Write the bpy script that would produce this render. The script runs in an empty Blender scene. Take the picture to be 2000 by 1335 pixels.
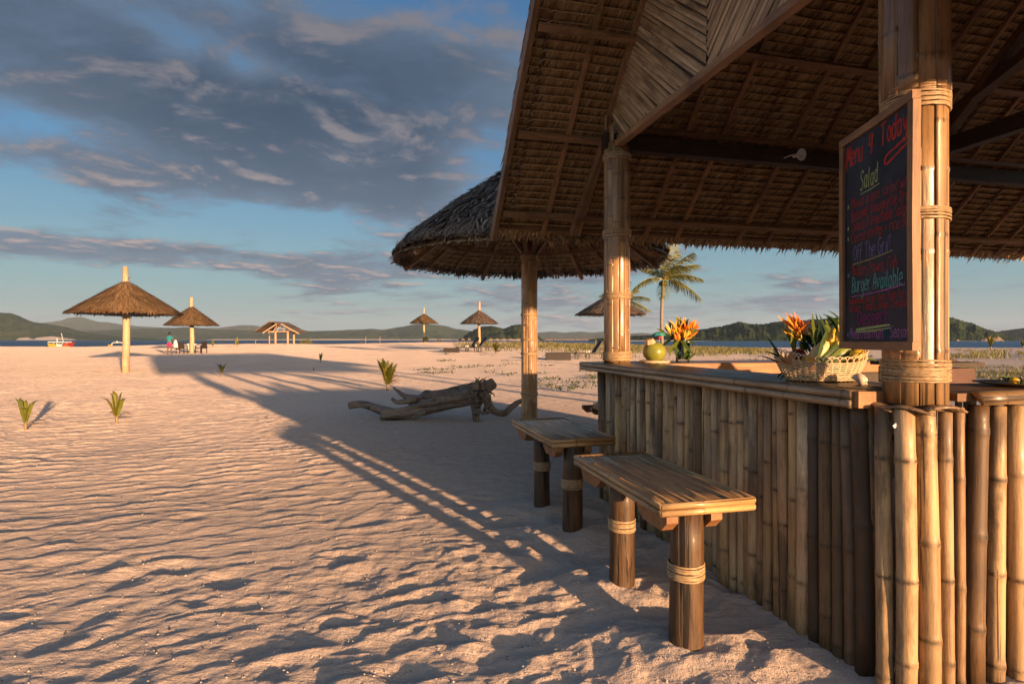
import bpy, bmesh, math, random
import numpy as np
from mathutils import Vector, Matrix, Euler

R = math.radians
rnd = random.Random(7)
scene = bpy.context.scene
col = scene.collection

# ------------------------------------------------------------------ camera
EYE = 1.3
cam_d = bpy.data.cameras.new('camera')
cam = bpy.data.objects.new('camera', cam_d)
col.objects.link(cam)
cam_d.sensor_width = 36.0
cam_d.lens = 20.0
cam_d.shift_y = -0.00225
cam_d.clip_start = 0.05
cam_d.clip_end = 40000
cam.location = (0, 0, EYE)
cam.rotation_euler = (R(90), 0, 0)
scene.camera = cam

# ------------------------------------------------------------------ light
SUN_EL = R(5.4)
SUN_AZ = R(35.0)                      # behind the camera, to its right
SUN_V = Vector((math.sin(SUN_AZ) * math.cos(SUN_EL), -math.cos(SUN_AZ) * math.cos(SUN_EL), math.sin(SUN_EL)))
sun_d = bpy.data.lights.new('sun', 'SUN')
sun_d.energy = 4.1
sun_d.angle = R(0.9)
sun_d.color = (1.0, 0.61, 0.33)
sun = bpy.data.objects.new('sun', sun_d)
col.objects.link(sun)
sun.rotation_euler = SUN_V.to_track_quat('Z', 'Y').to_euler()
sun.location = (6, -8, 3)

scene.view_settings.view_transform = 'Standard'
scene.view_settings.look = 'None'
scene.view_settings.exposure = 1.5
scene.view_settings.gamma = 1.0
scene.view_settings.use_curve_mapping = False
scene.render.engine = 'CYCLES'
scene.cycles.max_bounces = 8
scene.cycles.diffuse_bounces = 5
scene.cycles.volume_bounces = 0
scene.cycles.transparent_max_bounces = 12


class NT:
    """small helper for writing node trees"""
    def __init__(self, nt):
        self.t = nt
        self.t.nodes.clear()
    def n(self, typ, **kw):
        nd = self.t.nodes.new(typ)
        for k, v in kw.items():
            if k.startswith('_'):
                nd.inputs[int(k[1:])].default_value = v
            else:
                setattr(nd, k, v)
        return nd
    def l(self, a, b):
        self.t.links.new(a, b)
    def m(self, op, a, b=0.0, c=None, clamp=False):
        nd = self.t.nodes.new('ShaderNodeMath')
        nd.operation = op
        nd.use_clamp = clamp
        for i, x in enumerate((a, b, c)):
            if x is None:
                continue
            if hasattr(x, 'is_linked') or hasattr(x, 'links'):
                self.l(x, nd.inputs[i])
            else:
                nd.inputs[i].default_value = x
        return nd.outputs[0]
    def mix(self, f, a, b, blend='MIX'):
        nd = self.t.nodes.new('ShaderNodeMix')
        nd.data_type = 'RGBA'
        nd.blend_type = blend
        for sock, x in ((nd.inputs[0], f), (nd.inputs[6], a), (nd.inputs[7], b)):
            if hasattr(x, 'links'):
                self.l(x, sock)
            elif isinstance(x, (int, float)):
                sock.default_value = x
            else:
                sock.default_value = (*x, 1.0) if len(x) == 3 else x
        return nd.outputs[2]
    def ramp(self, f, stops, interp='LINEAR'):
        nd = self.t.nodes.new('ShaderNodeValToRGB')
        nd.color_ramp.interpolation = interp
        el = nd.color_ramp.elements
        while len(el) < len(stops):
            el.new(0.5)
        for e, (p, c) in zip(el, stops):
            e.position = p
            e.color = (*c, 1.0) if len(c) == 3 else c
        self.l(f, nd.inputs[0])
        return nd.outputs[0]
    def smooth(self, x, a, b):
        nd = self.t.nodes.new('ShaderNodeMapRange')
        nd.interpolation_type = 'SMOOTHSTEP'
        self.l(x, nd.inputs[0])
        nd.inputs[1].default_value = a
        nd.inputs[2].default_value = b
        nd.inputs[3].default_value = 0.0
        nd.inputs[4].default_value = 1.0
        return nd.outputs[0]


# ------------------------------------------------------------------ sky
world = bpy.data.worlds.new('World')
scene.world = world
world.use_nodes = True
w = NT(world.node_tree)
SKY_STRENGTH = 0.15
sky = w.n('ShaderNodeTexSky', sky_type='NISHITA', sun_disc=False)
sky.sun_elevation = SUN_EL
sky.sun_rotation = math.pi - SUN_AZ
sky.altitude = 0
sky.air_density = 1.3
sky.dust_density = 2.5
sky.ozone_density = 3.0
tc = w.n('ShaderNodeTexCoord')
sep = w.n('ShaderNodeSeparateXYZ')
w.l(tc.outputs['Generated'], sep.inputs[0])
vx, vy, vz = sep.outputs
zc = w.m('MAXIMUM', vz, 0.0)
den = w.m('ADD', zc, 0.10)
cx = w.m('DIVIDE', vx, den)
cy = w.m('DIVIDE', vy, den)
az = w.m('ARCTAN2', vx, vy)
el = w.m('ARCSINE', vz)


def cloud_noise(ox, oy, scale, det, rough, dist, seed):
    cb = w.n('ShaderNodeCombineXYZ')
    w.l(w.m('ADD', cx, ox), cb.inputs[0])
    w.l(w.m('ADD', cy, oy), cb.inputs[1])
    cb.inputs[2].default_value = seed
    nz = w.n('ShaderNodeTexNoise')
    nz.inputs['Scale'].default_value = scale
    nz.inputs['Detail'].default_value = det
    nz.inputs['Roughness'].default_value = rough
    nz.inputs['Distortion'].default_value = dist
    w.l(cb.outputs[0], nz.inputs['Vector'])
    return nz.outputs['Fac']


def ae(px, py):
    dx, dy = (px - 1000) / 1111.0, (663 - py) / 1111.0
    return math.atan(dx), math.atan(dy / math.sqrt(1 + dx * dx))


big = cloud_noise(0, 0, 0.55, 9, 0.60, 0.3, 3.1)
big_s = cloud_noise(0.10, -0.16, 0.55, 6, 0.60, 0.3, 3.1)       # the same bank, a step towards the sun
fine = cloud_noise(0, 0, 2.7, 9, 0.64, 0.3, 8.7)
fine_s = cloud_noise(0.045, -0.08, 2.7, 7, 0.64, 0.3, 8.7)
# where the banks of cloud lie: (azimuth, elevation, half sizes, tilt, weight)
BANKS = [(470, 300, 420, 130, 0.25, 0.17), (900, 150, 120, 160, 0.0, 0.14), (250, 90, 620, 200, 0.10, 0.31), (760, 190, 260, 190, 0.2, 0.24), (640, 330, 260, 80, 0.25, 0.22),
         (790, 400, 90, 48, 0.3, 0.26), (150, 330, 260, 40, 0.18, 0.16),
         (905, 330, 95, 110, 0.0, -0.24), (560, 425, 330, 30, 0.12, -0.22), (30, 360, 160, 22, 0.12, -0.16),
         (300, 497, 560, 24, 0.05, 0.30), (60, 490, 130, 26, 0.0, 0.16), (120, 545, 300, 28, 0.0, -0.26),
         (640, 565, 90, 26, 0.0, 0.20), (370, 575, 80, 16, 0.1, 0.12), (120, 583, 120, 9, 0.0, 0.16),
         (480, 140, 40, 30, 0.2, -0.16), (520, 130, 200, 22, 0.45, -0.16), (860, 40, 90, 40, 0.2, -0.14), (120, 250, 150, 30, 0.3, -0.12),
         (870, 520, 200, 14, 0.0, 0.12), (1150, 540, 150, 16, 0.0, 0.14), (1150, 615, 260, 28, 0.0, 0.16), (1560, 545, 130, 26, 0.0, 0.16),
         (1590, 590, 120, 16, 0.0, 0.10), (1430, 505, 150, 14, 0.0, -0.1)]
bias = None
for (px, py, hw, hh, tilt, wt) in BANKS:
    a0, e0 = ae(px, py)
    a1, _ = ae(px + hw, py)
    _, e1 = ae(px, py - hh)
    sa, se = max(a1 - a0, .02), max(e1 - e0, .006)
    da = w.m('SUBTRACT', az, a0)
    de = w.m('ADD', w.m('SUBTRACT', el, e0), w.m('MULTIPLY', da, tilt * 0.35))
    q = w.m('ADD', w.m('POWER', w.m('ABSOLUTE', w.m('DIVIDE', da, sa)), 2.0), w.m('POWER', w.m('ABSOLUTE', w.m('DIVIDE', de, se)), 2.0))
    g = w.m('MULTIPLY', w.m('EXPONENT', w.m('MULTIPLY', q, -0.7)), wt)
    bias = g if bias is None else w.m('ADD', bias, g)
dens = w.m('ADD', w.m('ADD', w.m('MULTIPLY', big, 0.85), w.m('MULTIPLY', fine, 0.80)), bias)
dens_s = w.m('ADD', w.m('ADD', w.m('MULTIPLY', big_s, 0.85), w.m('MULTIPLY', fine_s, 0.80)), bias)
cover = w.smooth(dens, 0.84, 1.10)
edge = w.m('SUBTRACT', dens, dens_s)
lit = w.smooth(edge, 0.01, 0.17)
thick = w.smooth(dens, 0.98, 1.34)
low = w.m('SUBTRACT', 1.0, w.smooth(el, 0.02, 0.40))
K = 0.255
dark = w.mix(thick, tuple(K * c for c in (0.17, 0.26, 0.39)), tuple(K * c for c in (0.056, 0.098, 0.168)))
dark = w.mix(low, dark, tuple(K * c for c in (0.24, 0.32, 0.43)))
dark = w.mix(w.m('MULTIPLY', w.smooth(fine, 0.42, 0.66), 0.55), dark, tuple(K * c for c in (0.165, 0.215, 0.29)))
litc = w.mix(low, tuple(K * c for c in (0.30, 0.28, 0.31)), tuple(K * c for c in (0.72, 0.56, 0.52)))
cloudc = w.mix(lit, dark, litc)
grad = w.ramp(w.m('MULTIPLY', el, 1.0 / 1.5708), [(0.0, (0.54, 0.66, 0.64)), (0.06, (0.29, 0.54, 0.65)), (0.17, (0.10, 0.32, 0.61)), (0.38, (0.030, 0.15, 0.39)), (1.0, (0.04, 0.12, 0.26))])
gradk = w.mix(1.0, grad, (K, K, K), 'MULTIPLY')
skyk = w.n('ShaderNodeVectorMath', operation='SCALE')
w.l(sky.outputs[0], skyk.inputs[0])
skyk.inputs['Scale'].default_value = SKY_STRENGTH
# more sky-model glow round the low sun; clouds there brightened warm as added fill
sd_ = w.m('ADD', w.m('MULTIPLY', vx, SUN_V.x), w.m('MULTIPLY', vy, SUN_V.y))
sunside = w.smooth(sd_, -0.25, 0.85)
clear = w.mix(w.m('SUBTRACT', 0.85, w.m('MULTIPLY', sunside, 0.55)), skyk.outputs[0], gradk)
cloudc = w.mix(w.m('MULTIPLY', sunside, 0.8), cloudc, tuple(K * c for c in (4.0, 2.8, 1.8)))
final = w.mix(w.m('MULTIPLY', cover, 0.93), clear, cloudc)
bk = w.n('ShaderNodeVectorMath', operation='SCALE')
w.l(final, bk.inputs[0])
bk.inputs['Scale'].default_value = 1.0 / SKY_STRENGTH
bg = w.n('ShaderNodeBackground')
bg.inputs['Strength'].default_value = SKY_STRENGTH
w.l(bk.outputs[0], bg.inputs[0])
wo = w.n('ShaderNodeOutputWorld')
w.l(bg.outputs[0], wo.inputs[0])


# ------------------------------------------------------------------ helpers for objects
def tag(o, label=None, cat=None, group=None, kind=None):
    if label: o['label'] = label
    if cat: o['category'] = cat
    if group: o['group'] = group
    if kind: o['kind'] = kind
    return o


ORG = {}                                  # world origin of every object, so that meshes can be given in world coordinates


def thing(name, label, cat, loc=(0, 0, 0), group=None):
    o = bpy.data.objects.new(name, None)
    o.empty_display_size = 0.2
    col.objects.link(o)
    o.location = loc
    ORG[o.name] = Vector(loc)
    return tag(o, label, cat, group)


def put(name, me, parent=None, loc=(0, 0, 0), rot=None, scale=None, color=None):
    """link a mesh as an object at a world location under parent"""
    o = bpy.data.objects.new(name, me)
    col.objects.link(o)
    loc = Vector(loc)
    ORG[o.name] = loc.copy()
    if parent is not None:
        o.parent = parent
        loc = loc - ORG[parent.name]
    o.location = loc
    if rot is not None: o.rotation_euler = rot
    if scale is not None: o.scale = scale if hasattr(scale, '__len__') else (scale,) * 3
    if color is not None: o.color = (*color, 1.0)
    return o


def copy_tree(o, parent=None):
    c = o.copy()
    col.objects.link(c)
    if parent is not None:
        c.parent = parent
        c.matrix_parent_inverse = o.matrix_parent_inverse.copy()
    for ch in [x for x in bpy.data.objects if x.parent == o]:
        copy_tree(ch, c)
    return c


def frame(d):
    d = d.normalized()
    up = Vector((0, 0, 1)) if abs(d.z) < 0.95 else Vector((1, 0, 0))
    a = d.cross(up).normalized()
    return a, a.cross(d).normalized()


class MB:
    """collects geometry in world coordinates; build() links it as ONE mesh object"""
    def __init__(self):
        self.v, self.f, self.a = [], [], []
    def add(self, vs, fs, a=0.0):
        b = len(self.v)
        self.v += [tuple(p) for p in vs]
        if hasattr(a, '__len__'): self.a += list(a)
        else: self.a += [a] * len(vs)
        self.f += [tuple(b + i for i in f) for f in fs]
        return self
    def box(self, c, size, ax=None, a=0.0):
        """ax: three axis vectors, or a z rotation"""
        c = Vector(c)
        if ax is None: ax = 0.0
        if not hasattr(ax, '__len__'):
            ax = (Vector((math.cos(ax), math.sin(ax), 0)), Vector((-math.sin(ax), math.cos(ax), 0)), Vector((0, 0, 1)))
        X, Y, Z = (Vector(q) * s * 0.5 for q, s in zip(ax, size))
        vs = [c + X * i + Y * j + Z * k for i in (-1, 1) for j in (-1, 1) for k in (-1, 1)]
        return self.add(vs, [(0, 1, 3, 2), (4, 6, 7, 5), (0, 4, 5, 1), (2, 3, 7, 6), (0, 2, 6, 4), (1, 5, 7, 3)], a)
    def bar(self, p0, p1, w, h, up=None, a=0.0):
        p0, p1 = Vector(p0), Vector(p1)
        d = (p1 - p0)
        L = d.length
        d.normalize()
        if up is None: A, B = frame(d)
        else:
            B = Vector(up); B = (B - d * B.dot(d)).normalized(); A = d.cross(B)
        return self.box((p0 + p1) / 2, (L, w, h), (d, A, B), a)
    def tube(self, pts, r, n=8, caps=True, a=0.0, jit=0.0, flat=1.0, rd=None):
        pts = [Vector(p) for p in pts]
        rs = r if hasattr(r, '__len__') else [r] * len(pts)
        As = a if hasattr(a, '__len__') else [a] * len(pts)
        prev = None
        vs, at = [], []
        for i, p in enumerate(pts):
            d = (pts[min(i + 1, len(pts) - 1)] - pts[max(i - 1, 0)])
            if d.length < 1e-9: d = Vector((0, 0, 1))
            d.normalize()
            if prev is None: A, B = frame(d)
            else:
                A = (prev - d * prev.dot(d))
                A = A.normalized() if A.length > 1e-6 else frame(d)[0]
                B = A.cross(d)
            prev = A
            for k in range(n):
                t = 2 * math.pi * k / n
                q = rs[i] * (1 + (rd.uniform(-jit, jit) if (jit and rd) else 0))
                vs.append(p + A * (math.cos(t) * q) + B * (math.sin(t) * q * flat))
                at.append(As[i])
        fs = []
        for i in range(len(pts) - 1):
            for k in range(n):
                k2 = (k + 1) % n
                fs.append((i * n + k, i * n + k2, (i + 1) * n + k2, (i + 1) * n + k))
        if caps:
            fs.append(tuple(range(n - 1, -1, -1)))
            fs.append(tuple(range((len(pts) - 1) * n, len(pts) * n)))
        return self.add(vs, fs, at)
    def lathe(self, c, prof, n=16, a=0.0, caps=True):
        """prof: list of (radius, z) from bottom to top round the vertical through c"""
        c = Vector(c)
        vs = [c + Vector((r * math.cos(2 * math.pi * k / n), r * math.sin(2 * math.pi * k / n), z)) for r, z in prof for k in range(n)]
        fs = [(i * n + k, i * n + (k + 1) % n, (i + 1) * n + (k + 1) % n, (i + 1) * n + k) for i in range(len(prof) - 1) for k in range(n)]
        if caps and prof[0][0] > 1e-4: fs.append(tuple(range(n - 1, -1, -1)))
        if caps and prof[-1][0] > 1e-4: fs.append(tuple(range((len(prof) - 1) * n, len(prof) * n)))
        return self.add(vs, fs, a)
    def ball(self, c, r, n=14, m=9, sq=(1, 1, 1), a=0.0, ax=None):
        c = Vector(c)
        vs = []
        for i in range(m + 1):
            ph = math.pi * i / m
            for k in range(n):
                t = 2 * math.pi * k / n
                p = Vector((math.sin(ph) * math.cos(t) * sq[0], math.sin(ph) * math.sin(t) * sq[1], -math.cos(ph) * sq[2])) * r
                if ax is not None: p = ax @ p
                vs.append(c + p)
        fs = [(i * n + k, i * n + (k + 1) % n, (i + 1) * n + (k + 1) % n, (i + 1) * n + k) for i in range(m) for k in range(n)]
        return self.add(vs, fs, a)
    def leaf(self, pts, widths, side, a=0.0, fold=0.0):
        """a leaf or blade along pts; side: vector of its width; fold lifts its edges into a V"""
        pts = [Vector(p) for p in pts]
        side = Vector(side).normalized()
        vs, fs = [], []
        for i, (p, wd) in enumerate(zip(pts, widths)):
            d = (pts[min(i + 1, len(pts) - 1)] - pts[max(i - 1, 0)]).normalized()
            nrm = side.cross(d)
            nrm = nrm.normalized() if nrm.length > 1e-6 else Vector((0, 0, 1))
            s = d.cross(nrm).normalized()
            if fold:
                vs += [p - s * wd / 2 + nrm * wd * fold, p, p + s * wd / 2 + nrm * wd * fold]
            else:
                vs += [p - s * wd / 2, p + s * wd / 2]
        k = 3 if fold else 2
        for i in range(len(pts) - 1):
            for j in range(k - 1):
                fs.append((i * k + j, i * k + j + 1, (i + 1) * k + j + 1, (i + 1) * k + j))
        return self.add(vs, fs, a)
    def mesh(self, name, mat, smooth=False, origin=(0, 0, 0)):
        me = bpy.data.meshes.new(name)
        ox, oy, oz = origin
        me.from_pydata([(x - ox, y - oy, z - oz) for x, y, z in self.v], [], self.f)
        at = me.attributes.new('tone', 'FLOAT', 'POINT')
        at.data.foreach_set('value', self.a)
        if mat is not None: me.materials.append(mat)
        if smooth: me.polygons.foreach_set('use_smooth', [True] * len(me.polygons))
        me.update()
        return me
    def build(self, name, mat, parent=None, smooth=False, loc=None, color=None, kind=None):
        if loc is None:
            loc = ORG[parent.name] if parent is not None else (0, 0, 0)
        me = self.mesh(name, mat, smooth, loc)
        o = put(name, me, parent, loc, color=color)
        if kind: o['kind'] = kind
        return o


# ------------------------------------------------------------------ materials
def new_mat(name):
    m = bpy.data.materials.new(name)
    m.use_nodes = True
    return m, NT(m.node_tree)


def finish(t, color, rough=0.6, bump=None, bstr=0.3, bdist=0.01, coat=0.0, spec=0.5, diff_rough=0.0, trans=0.0, sub=None, metal=0.0):
    b = t.n('ShaderNodeBsdfPrincipled')
    if hasattr(color, 'links'): t.l(color, b.inputs['Base Color'])
    else: b.inputs['Base Color'].default_value = (*color, 1)
    if hasattr(rough, 'links'): t.l(rough, b.inputs['Roughness'])
    else: b.inputs['Roughness'].default_value = rough
    b.inputs['Specular IOR Level'].default_value = spec
    b.inputs['Coat Weight'].default_value = coat
    b.inputs['Coat Roughness'].default_value = 0.18
    b.inputs['Metallic'].default_value = metal
    if 'Diffuse Roughness' in b.inputs: b.inputs['Diffuse Roughness'].default_value = diff_rough
    b.inputs['Transmission Weight'].default_value = trans
    if bump is not None:
        bp = t.n('ShaderNodeBump')
        bp.inputs['Strength'].default_value = bstr
        bp.inputs['Distance'].default_value = bdist
        t.l(bump, bp.inputs['Height'])
        t.l(bp.outputs[0], b.inputs['Normal'])
    o = t.n('ShaderNodeOutputMaterial')
    t.l(b.outputs[0], o.inputs[0])
    return b


def noise(t, vec, scale, detail=4, rough=0.55, stretch=None, dist=0.0):
    if stretch is not None:
        mp = t.n('ShaderNodeMapping')
        mp.inputs['Scale'].default_value = stretch
        t.l(vec, mp.inputs[0])
        vec = mp.outputs[0]
    nz = t.n('ShaderNodeTexNoise')
    nz.inputs['Scale'].default_value = scale
    nz.inputs['Detail'].default_value = detail
    nz.inputs['Roughness'].default_value = rough
    nz.inputs['Distortion'].default_value = dist
    t.l(vec, nz.inputs['Vector'])
    return nz.outputs['Fac']


def obj_vec(t):
    """object coordinates shifted by a random amount for every object"""
    tcn = t.n('ShaderNodeTexCoord')
    oi = t.n('ShaderNodeObjectInfo')
    add = t.n('ShaderNodeVectorMath', operation='ADD')
    cb = t.n('ShaderNodeCombineXYZ')
    for i in range(3):
        t.l(t.m('MULTIPLY', oi.outputs['Random'], 17.0 + 5 * i), cb.inputs[i])
    t.l(tcn.outputs['Object'], add.inputs[0])
    t.l(cb.outputs[0], add.inputs[1])
    return add.outputs[0], oi


def mat_bamboo(name, coat=0.25, rough=0.38, stretch=(1, 1, 0.06), stain=0.5):
    """cane: object colour, long streaks along local z, dark dirt at the nodes (tone) and mould stains"""
    m, t = new_mat(name)
    v, oi = obj_vec(t)
    at = t.n('ShaderNodeAttribute', attribute_name='tone')
    streak = noise(t, v, 55, 5, 0.66, stretch)
    fib = noise(t, v, 210, 3, 0.6, tuple(s_ * (1.8 if s_ < .5 else 1) for s_ in stretch))
    streak = t.m('ADD', t.m('MULTIPLY', streak, 0.68), t.m('MULTIPLY', fib, 0.32))
    blot = noise(t, v, 5, 6, 0.65, tuple(0.35 + 0.65 * s for s in stretch))
    base = t.mix(1.0, oi.outputs['Color'], t.ramp(streak, [(0.32, (0.48, 0.40, 0.32)), (0.50, (1, 1, 1)), (0.68, (1.28, 1.24, 1.12))]), 'MULTIPLY')
    base = t.mix(t.m('MULTIPLY', t.smooth(blot, 0.49, 0.64), stain), base, (0.085, 0.052, 0.03))
    fl = noise(t, v, 160, 3, 0.7)
    band = noise(t, v, 3.0, 2, 0.5, tuple(.15 if s_ == 1 else 1.0 for s_ in stretch))
    base = t.mix(1.0, base, t.ramp(band, [(0.35, (0.78, 0.74, 0.70)), (0.6, (1.14, 1.12, 1.06))]), 'MULTIPLY')
    spl = noise(t, v, 34, 3, 0.5, tuple(s_ * .35 if s_ < .5 else s_ for s_ in stretch))
    base = t.mix(t.m('MULTIPLY', t.smooth(spl, 0.655, 0.68), 0.8), base, (0.03, 0.018, 0.010))
    grey = noise(t, v, 2.2, 3, 0.5, (1, 1, .5))
    base = t.mix(t.m('MULTIPLY', t.smooth(grey, 0.5, 0.7), stain * .35), base, (0.26, 0.20, 0.15))
    base = t.mix(t.m('MULTIPLY', t.smooth(fl, 0.64, 0.72), 0.75), base, (0.035, 0.022, 0.012))
    nodef = t.m('MULTIPLY', at.outputs['Fac'], t.m('ADD', 0.25, t.m('MULTIPLY', t.smooth(noise(t, v, 30, 3, 0.6), 0.35, 0.65), 0.75)), None, True)
    base = t.mix(nodef, base, (0.05, 0.032, 0.018))
    rg = t.m('ADD', rough - 0.1, t.m('MULTIPLY', blot, 0.25))
    h = t.m('ADD', streak, t.m('MULTIPLY', blot, 0.6))
    finish(t, base, rg, h, 0.55, 0.004, coat=coat)
    return m


def mat_wood(name, c0, c1, rough=0.55, stretch=(1, 1, 0.08), coat=0.0, scale=30, cracks=0.0, use_obj=False):
    m, t = new_mat(name)
    v, oi = obj_vec(t)
    g = noise(t, v, scale, 6, 0.70, stretch, 0.4)
    g2 = noise(t, v, scale * 3.2, 4, 0.7, stretch)
    g = t.m('ADD', t.m('MULTIPLY', g, 0.62), t.m('MULTIPLY', g2, 0.38))
    base = t.ramp(g, [(0.34, c0), (0.64, c1)])
    if use_obj: base = t.mix(1.0, base, oi.outputs['Color'], 'MULTIPLY')
    bl = noise(t, v, 4, 4, 0.6, stretch=(1, 1, .35))
    base = t.mix(t.m('MULTIPLY', t.smooth(bl, 0.45, 0.7), 0.45), base, tuple(0.45 * c for c in c0))
    h = g
    if cracks:
        cr = t.smooth(noise(t, v, 20, 5, 0.6, tuple(0.55 * s_ if s_ < 0.5 else s_ for s_ in stretch), 0.6), 0.565, 0.61)
        base = t.mix(t.m('MULTIPLY', cr, cracks), base, (0.012, 0.008, 0.005))
        h = t.m('SUBTRACT', g, t.m('MULTIPLY', cr, 1.5))
    finish(t, base, rough, h, 0.6, 0.004, coat=coat)
    return m


def mat_thatch(name, c0, c1, c2, rough=0.8, spec=0.25):
    """dry leaves: a tone of its own for each blade, faded by weather in patches"""
    m, t = new_mat(name)
    v, oi = obj_vec(t)
    at = t.n('ShaderNodeAttribute', attribute_name='tone')
    ps = noise(t, v, 1.7, 4, 0.6)
    f = t.m('ADD', t.m('MULTIPLY', at.outputs['Fac'], 0.75), t.m('MULTIPLY', ps, 0.35))
    f = t.m('ADD', f, t.m('MULTIPLY', t.m('SUBTRACT', oi.outputs['Random'], 0.5), 0.12))
    base = t.ramp(f, [(0.12, c0), (0.5, c1), (0.95, c2)])
    fine_n = noise(t, v, 90, 3, 0.6)
    base = t.mix(1.0, base, t.ramp(fine_n, [(0.3, (0.65, 0.62, 0.6)), (0.65, (1.15, 1.15, 1.15))]), 'MULTIPLY')
    finish(t, base, rough, fine_n, 0.4, 0.003, spec=spec)
    return m


def mat_plain(name, c, rough=0.5, var=0.15, scale=20, coat=0.0, spec=0.5, bstr=0.15, metal=0.0):
    m, t = new_mat(name)
    v, oi = obj_vec(t)
    n_ = noise(t, v, scale, 4, 0.6)
    base = t.ramp(n_, [(0.3, tuple(x * (1 - var) for x in c)), (0.7, tuple(min(1, x * (1 + var)) for x in c))])
    finish(t, base, rough, n_, bstr, 0.003, coat=coat, spec=spec, metal=metal)
    return m


def mat_leaf(name, c0, c1, c2=None, rough=0.45):
    m, t = new_mat(name)
    v, oi = obj_vec(t)
    at = t.n('ShaderNodeAttribute', attribute_name='tone')
    n_ = noise(t, v, 25, 3, 0.6)
    f = t.m('ADD', t.m('MULTIPLY', at.outputs['Fac'], 0.8), t.m('MULTIPLY', n_, 0.25))
    st = [(0.1, c0), (0.6, c1)] + ([(0.95, c2)] if c2 else [])
    base = t.ramp(f, st)
    b = t.n('ShaderNodeBsdfPrincipled')
    t.l(base, b.inputs['Base Color'])
    b.inputs['Roughness'].default_value = rough
    tr = t.n('ShaderNodeBsdfTranslucent')
    t.l(base, tr.inputs['Color'])
    mx = t.n('ShaderNodeMixShader')
    mx.inputs[0].default_value = 0.25
    t.l(b.outputs[0], mx.inputs[1]); t.l(tr.outputs[0], mx.inputs[2])
    o = t.n('ShaderNodeOutputMaterial')
    t.l(mx.outputs[0], o.inputs[0])
    return m


M_CANE = mat_bamboo('bamboo_cane', coat=0.06, rough=0.50, stain=0.75)
M_STRIP = mat_bamboo('varnished_bamboo_strip', coat=0.22, rough=0.36, stain=0.3)
M_SEAT = mat_bamboo('bench_slat', coat=0.35, rough=0.30, stain=0.12)
M_FLAT = mat_bamboo('bamboo_slat', coat=0.3, rough=0.35, stretch=(0.06, 1, 1), stain=0.55)
M_LOG = mat_wood('dark_varnished_log', (0.010, 0.005, 0.0025), (0.155, 0.080, 0.031), 0.55, coat=0.06, cracks=0.97, scale=42, stretch=(1, 1, 0.07))
M_TIMBER = mat_wood('sawn_timber', (0.13, 0.065, 0.028), (0.30, 0.165, 0.075), 0.55, stretch=(0.08, 1, 1), use_obj=True)
M_PALEPOLE = mat_wood('peeled_pale_pole', (0.45, 0.30, 0.16), (0.66, 0.48, 0.29), 0.6)
M_RATTAN = mat_plain('rattan_binding', (0.40, 0.27, 0.14), 0.5, 0.35, 60, coat=0.1)
M_NIPA = mat_thatch('nipa_leaf_lining', (0.18, 0.095, 0.040), (0.48, 0.29, 0.13), (0.66, 0.46, 0.25))
M_OLDTHATCH = mat_thatch('weathered_grey_thatch', (0.045, 0.031, 0.022), (0.19, 0.133, 0.094), (0.50, 0.37, 0.26))
M_REED = mat_thatch('brown_reed_thatch', (0.05, 0.028, 0.012), (0.17, 0.10, 0.045), (0.36, 0.23, 0.11))
M_DRIFT = mat_wood('weathered_driftwood', (0.14, 0.100, 0.073), (0.36, 0.27, 0.20), 0.8, stretch=(0.16, 1, 1), scale=12, cracks=0.8)


# ------------------------------------------------------------------ land, sea, hills
def _hash(ix, iy, seed):
    h = (ix.astype(np.int64) * 374761393 + iy.astype(np.int64) * 668265263 + seed * 1442695041) & 0xFFFFFFFF
    h = ((h ^ (h >> 13)) * 1274126177) & 0xFFFFFFFF
    return (h ^ (h >> 16)) & 0xFFFFFFFF


def perlin(x, y, seed=0):
    x = np.asarray(x, float); y = np.asarray(y, float)
    ix, iy = np.floor(x), np.floor(y)
    fx, fy = x - ix, y - iy
    def g(i, j):
        a = _hash(ix + i, iy + j, seed) * (2 * np.pi / 4294967296.0)
        return np.cos(a) * (fx - i) + np.sin(a) * (fy - j)
    u = fx * fx * fx * (fx * (fx * 6 - 15) + 10)
    v = fy * fy * fy * (fy * (fy * 6 - 15) + 10)
    return ((g(0, 0) * (1 - u) + g(1, 0) * u) * (1 - v) + (g(0, 1) * (1 - u) + g(1, 1) * u) * v) * 1.5


def fbm(x, y, seed=0, octv=4, gain=0.5):
    s, a = 0, 1.0
    for i in range(octv):
        s = s + a * perlin(x * 2 ** i, y * 2 ** i, seed + i * 13)
        a *= gain
    return s


def sstep(x, a, b):
    t = np.clip((x - a) / (b - a), 0, 1)
    return t * t * (3 - 2 * t)


def base_height(x, y):
    """the beach without its ripples: a low swell that rises to a crest and falls to the sea"""
    x = np.asarray(x, float); y = np.asarray(y, float)
    d = np.hypot(x, y)
    t = np.where(y > 1, x / np.maximum(y, 1), np.where(x > 0, 1.0, -1.0))
    t = np.clip(t, -1.4, 1.4)
    zc = np.interp(t, [-1.4, -1.0, -.9, -.75, -.6, -.4, -.33, -.15, 0.0, .1, .25, .4, 1.4], [.25, .30, .28, .22, .55, .74, .60, .93, .95, .70, .35, .10, .10])
    yy = np.where(y > 0, y, -y * 0.6)
    z = zc * sstep(yy, 22, 80)
    z = z - (zc + 2.6) * sstep(yy, 84, 132)
    return z


_gz = {}


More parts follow.
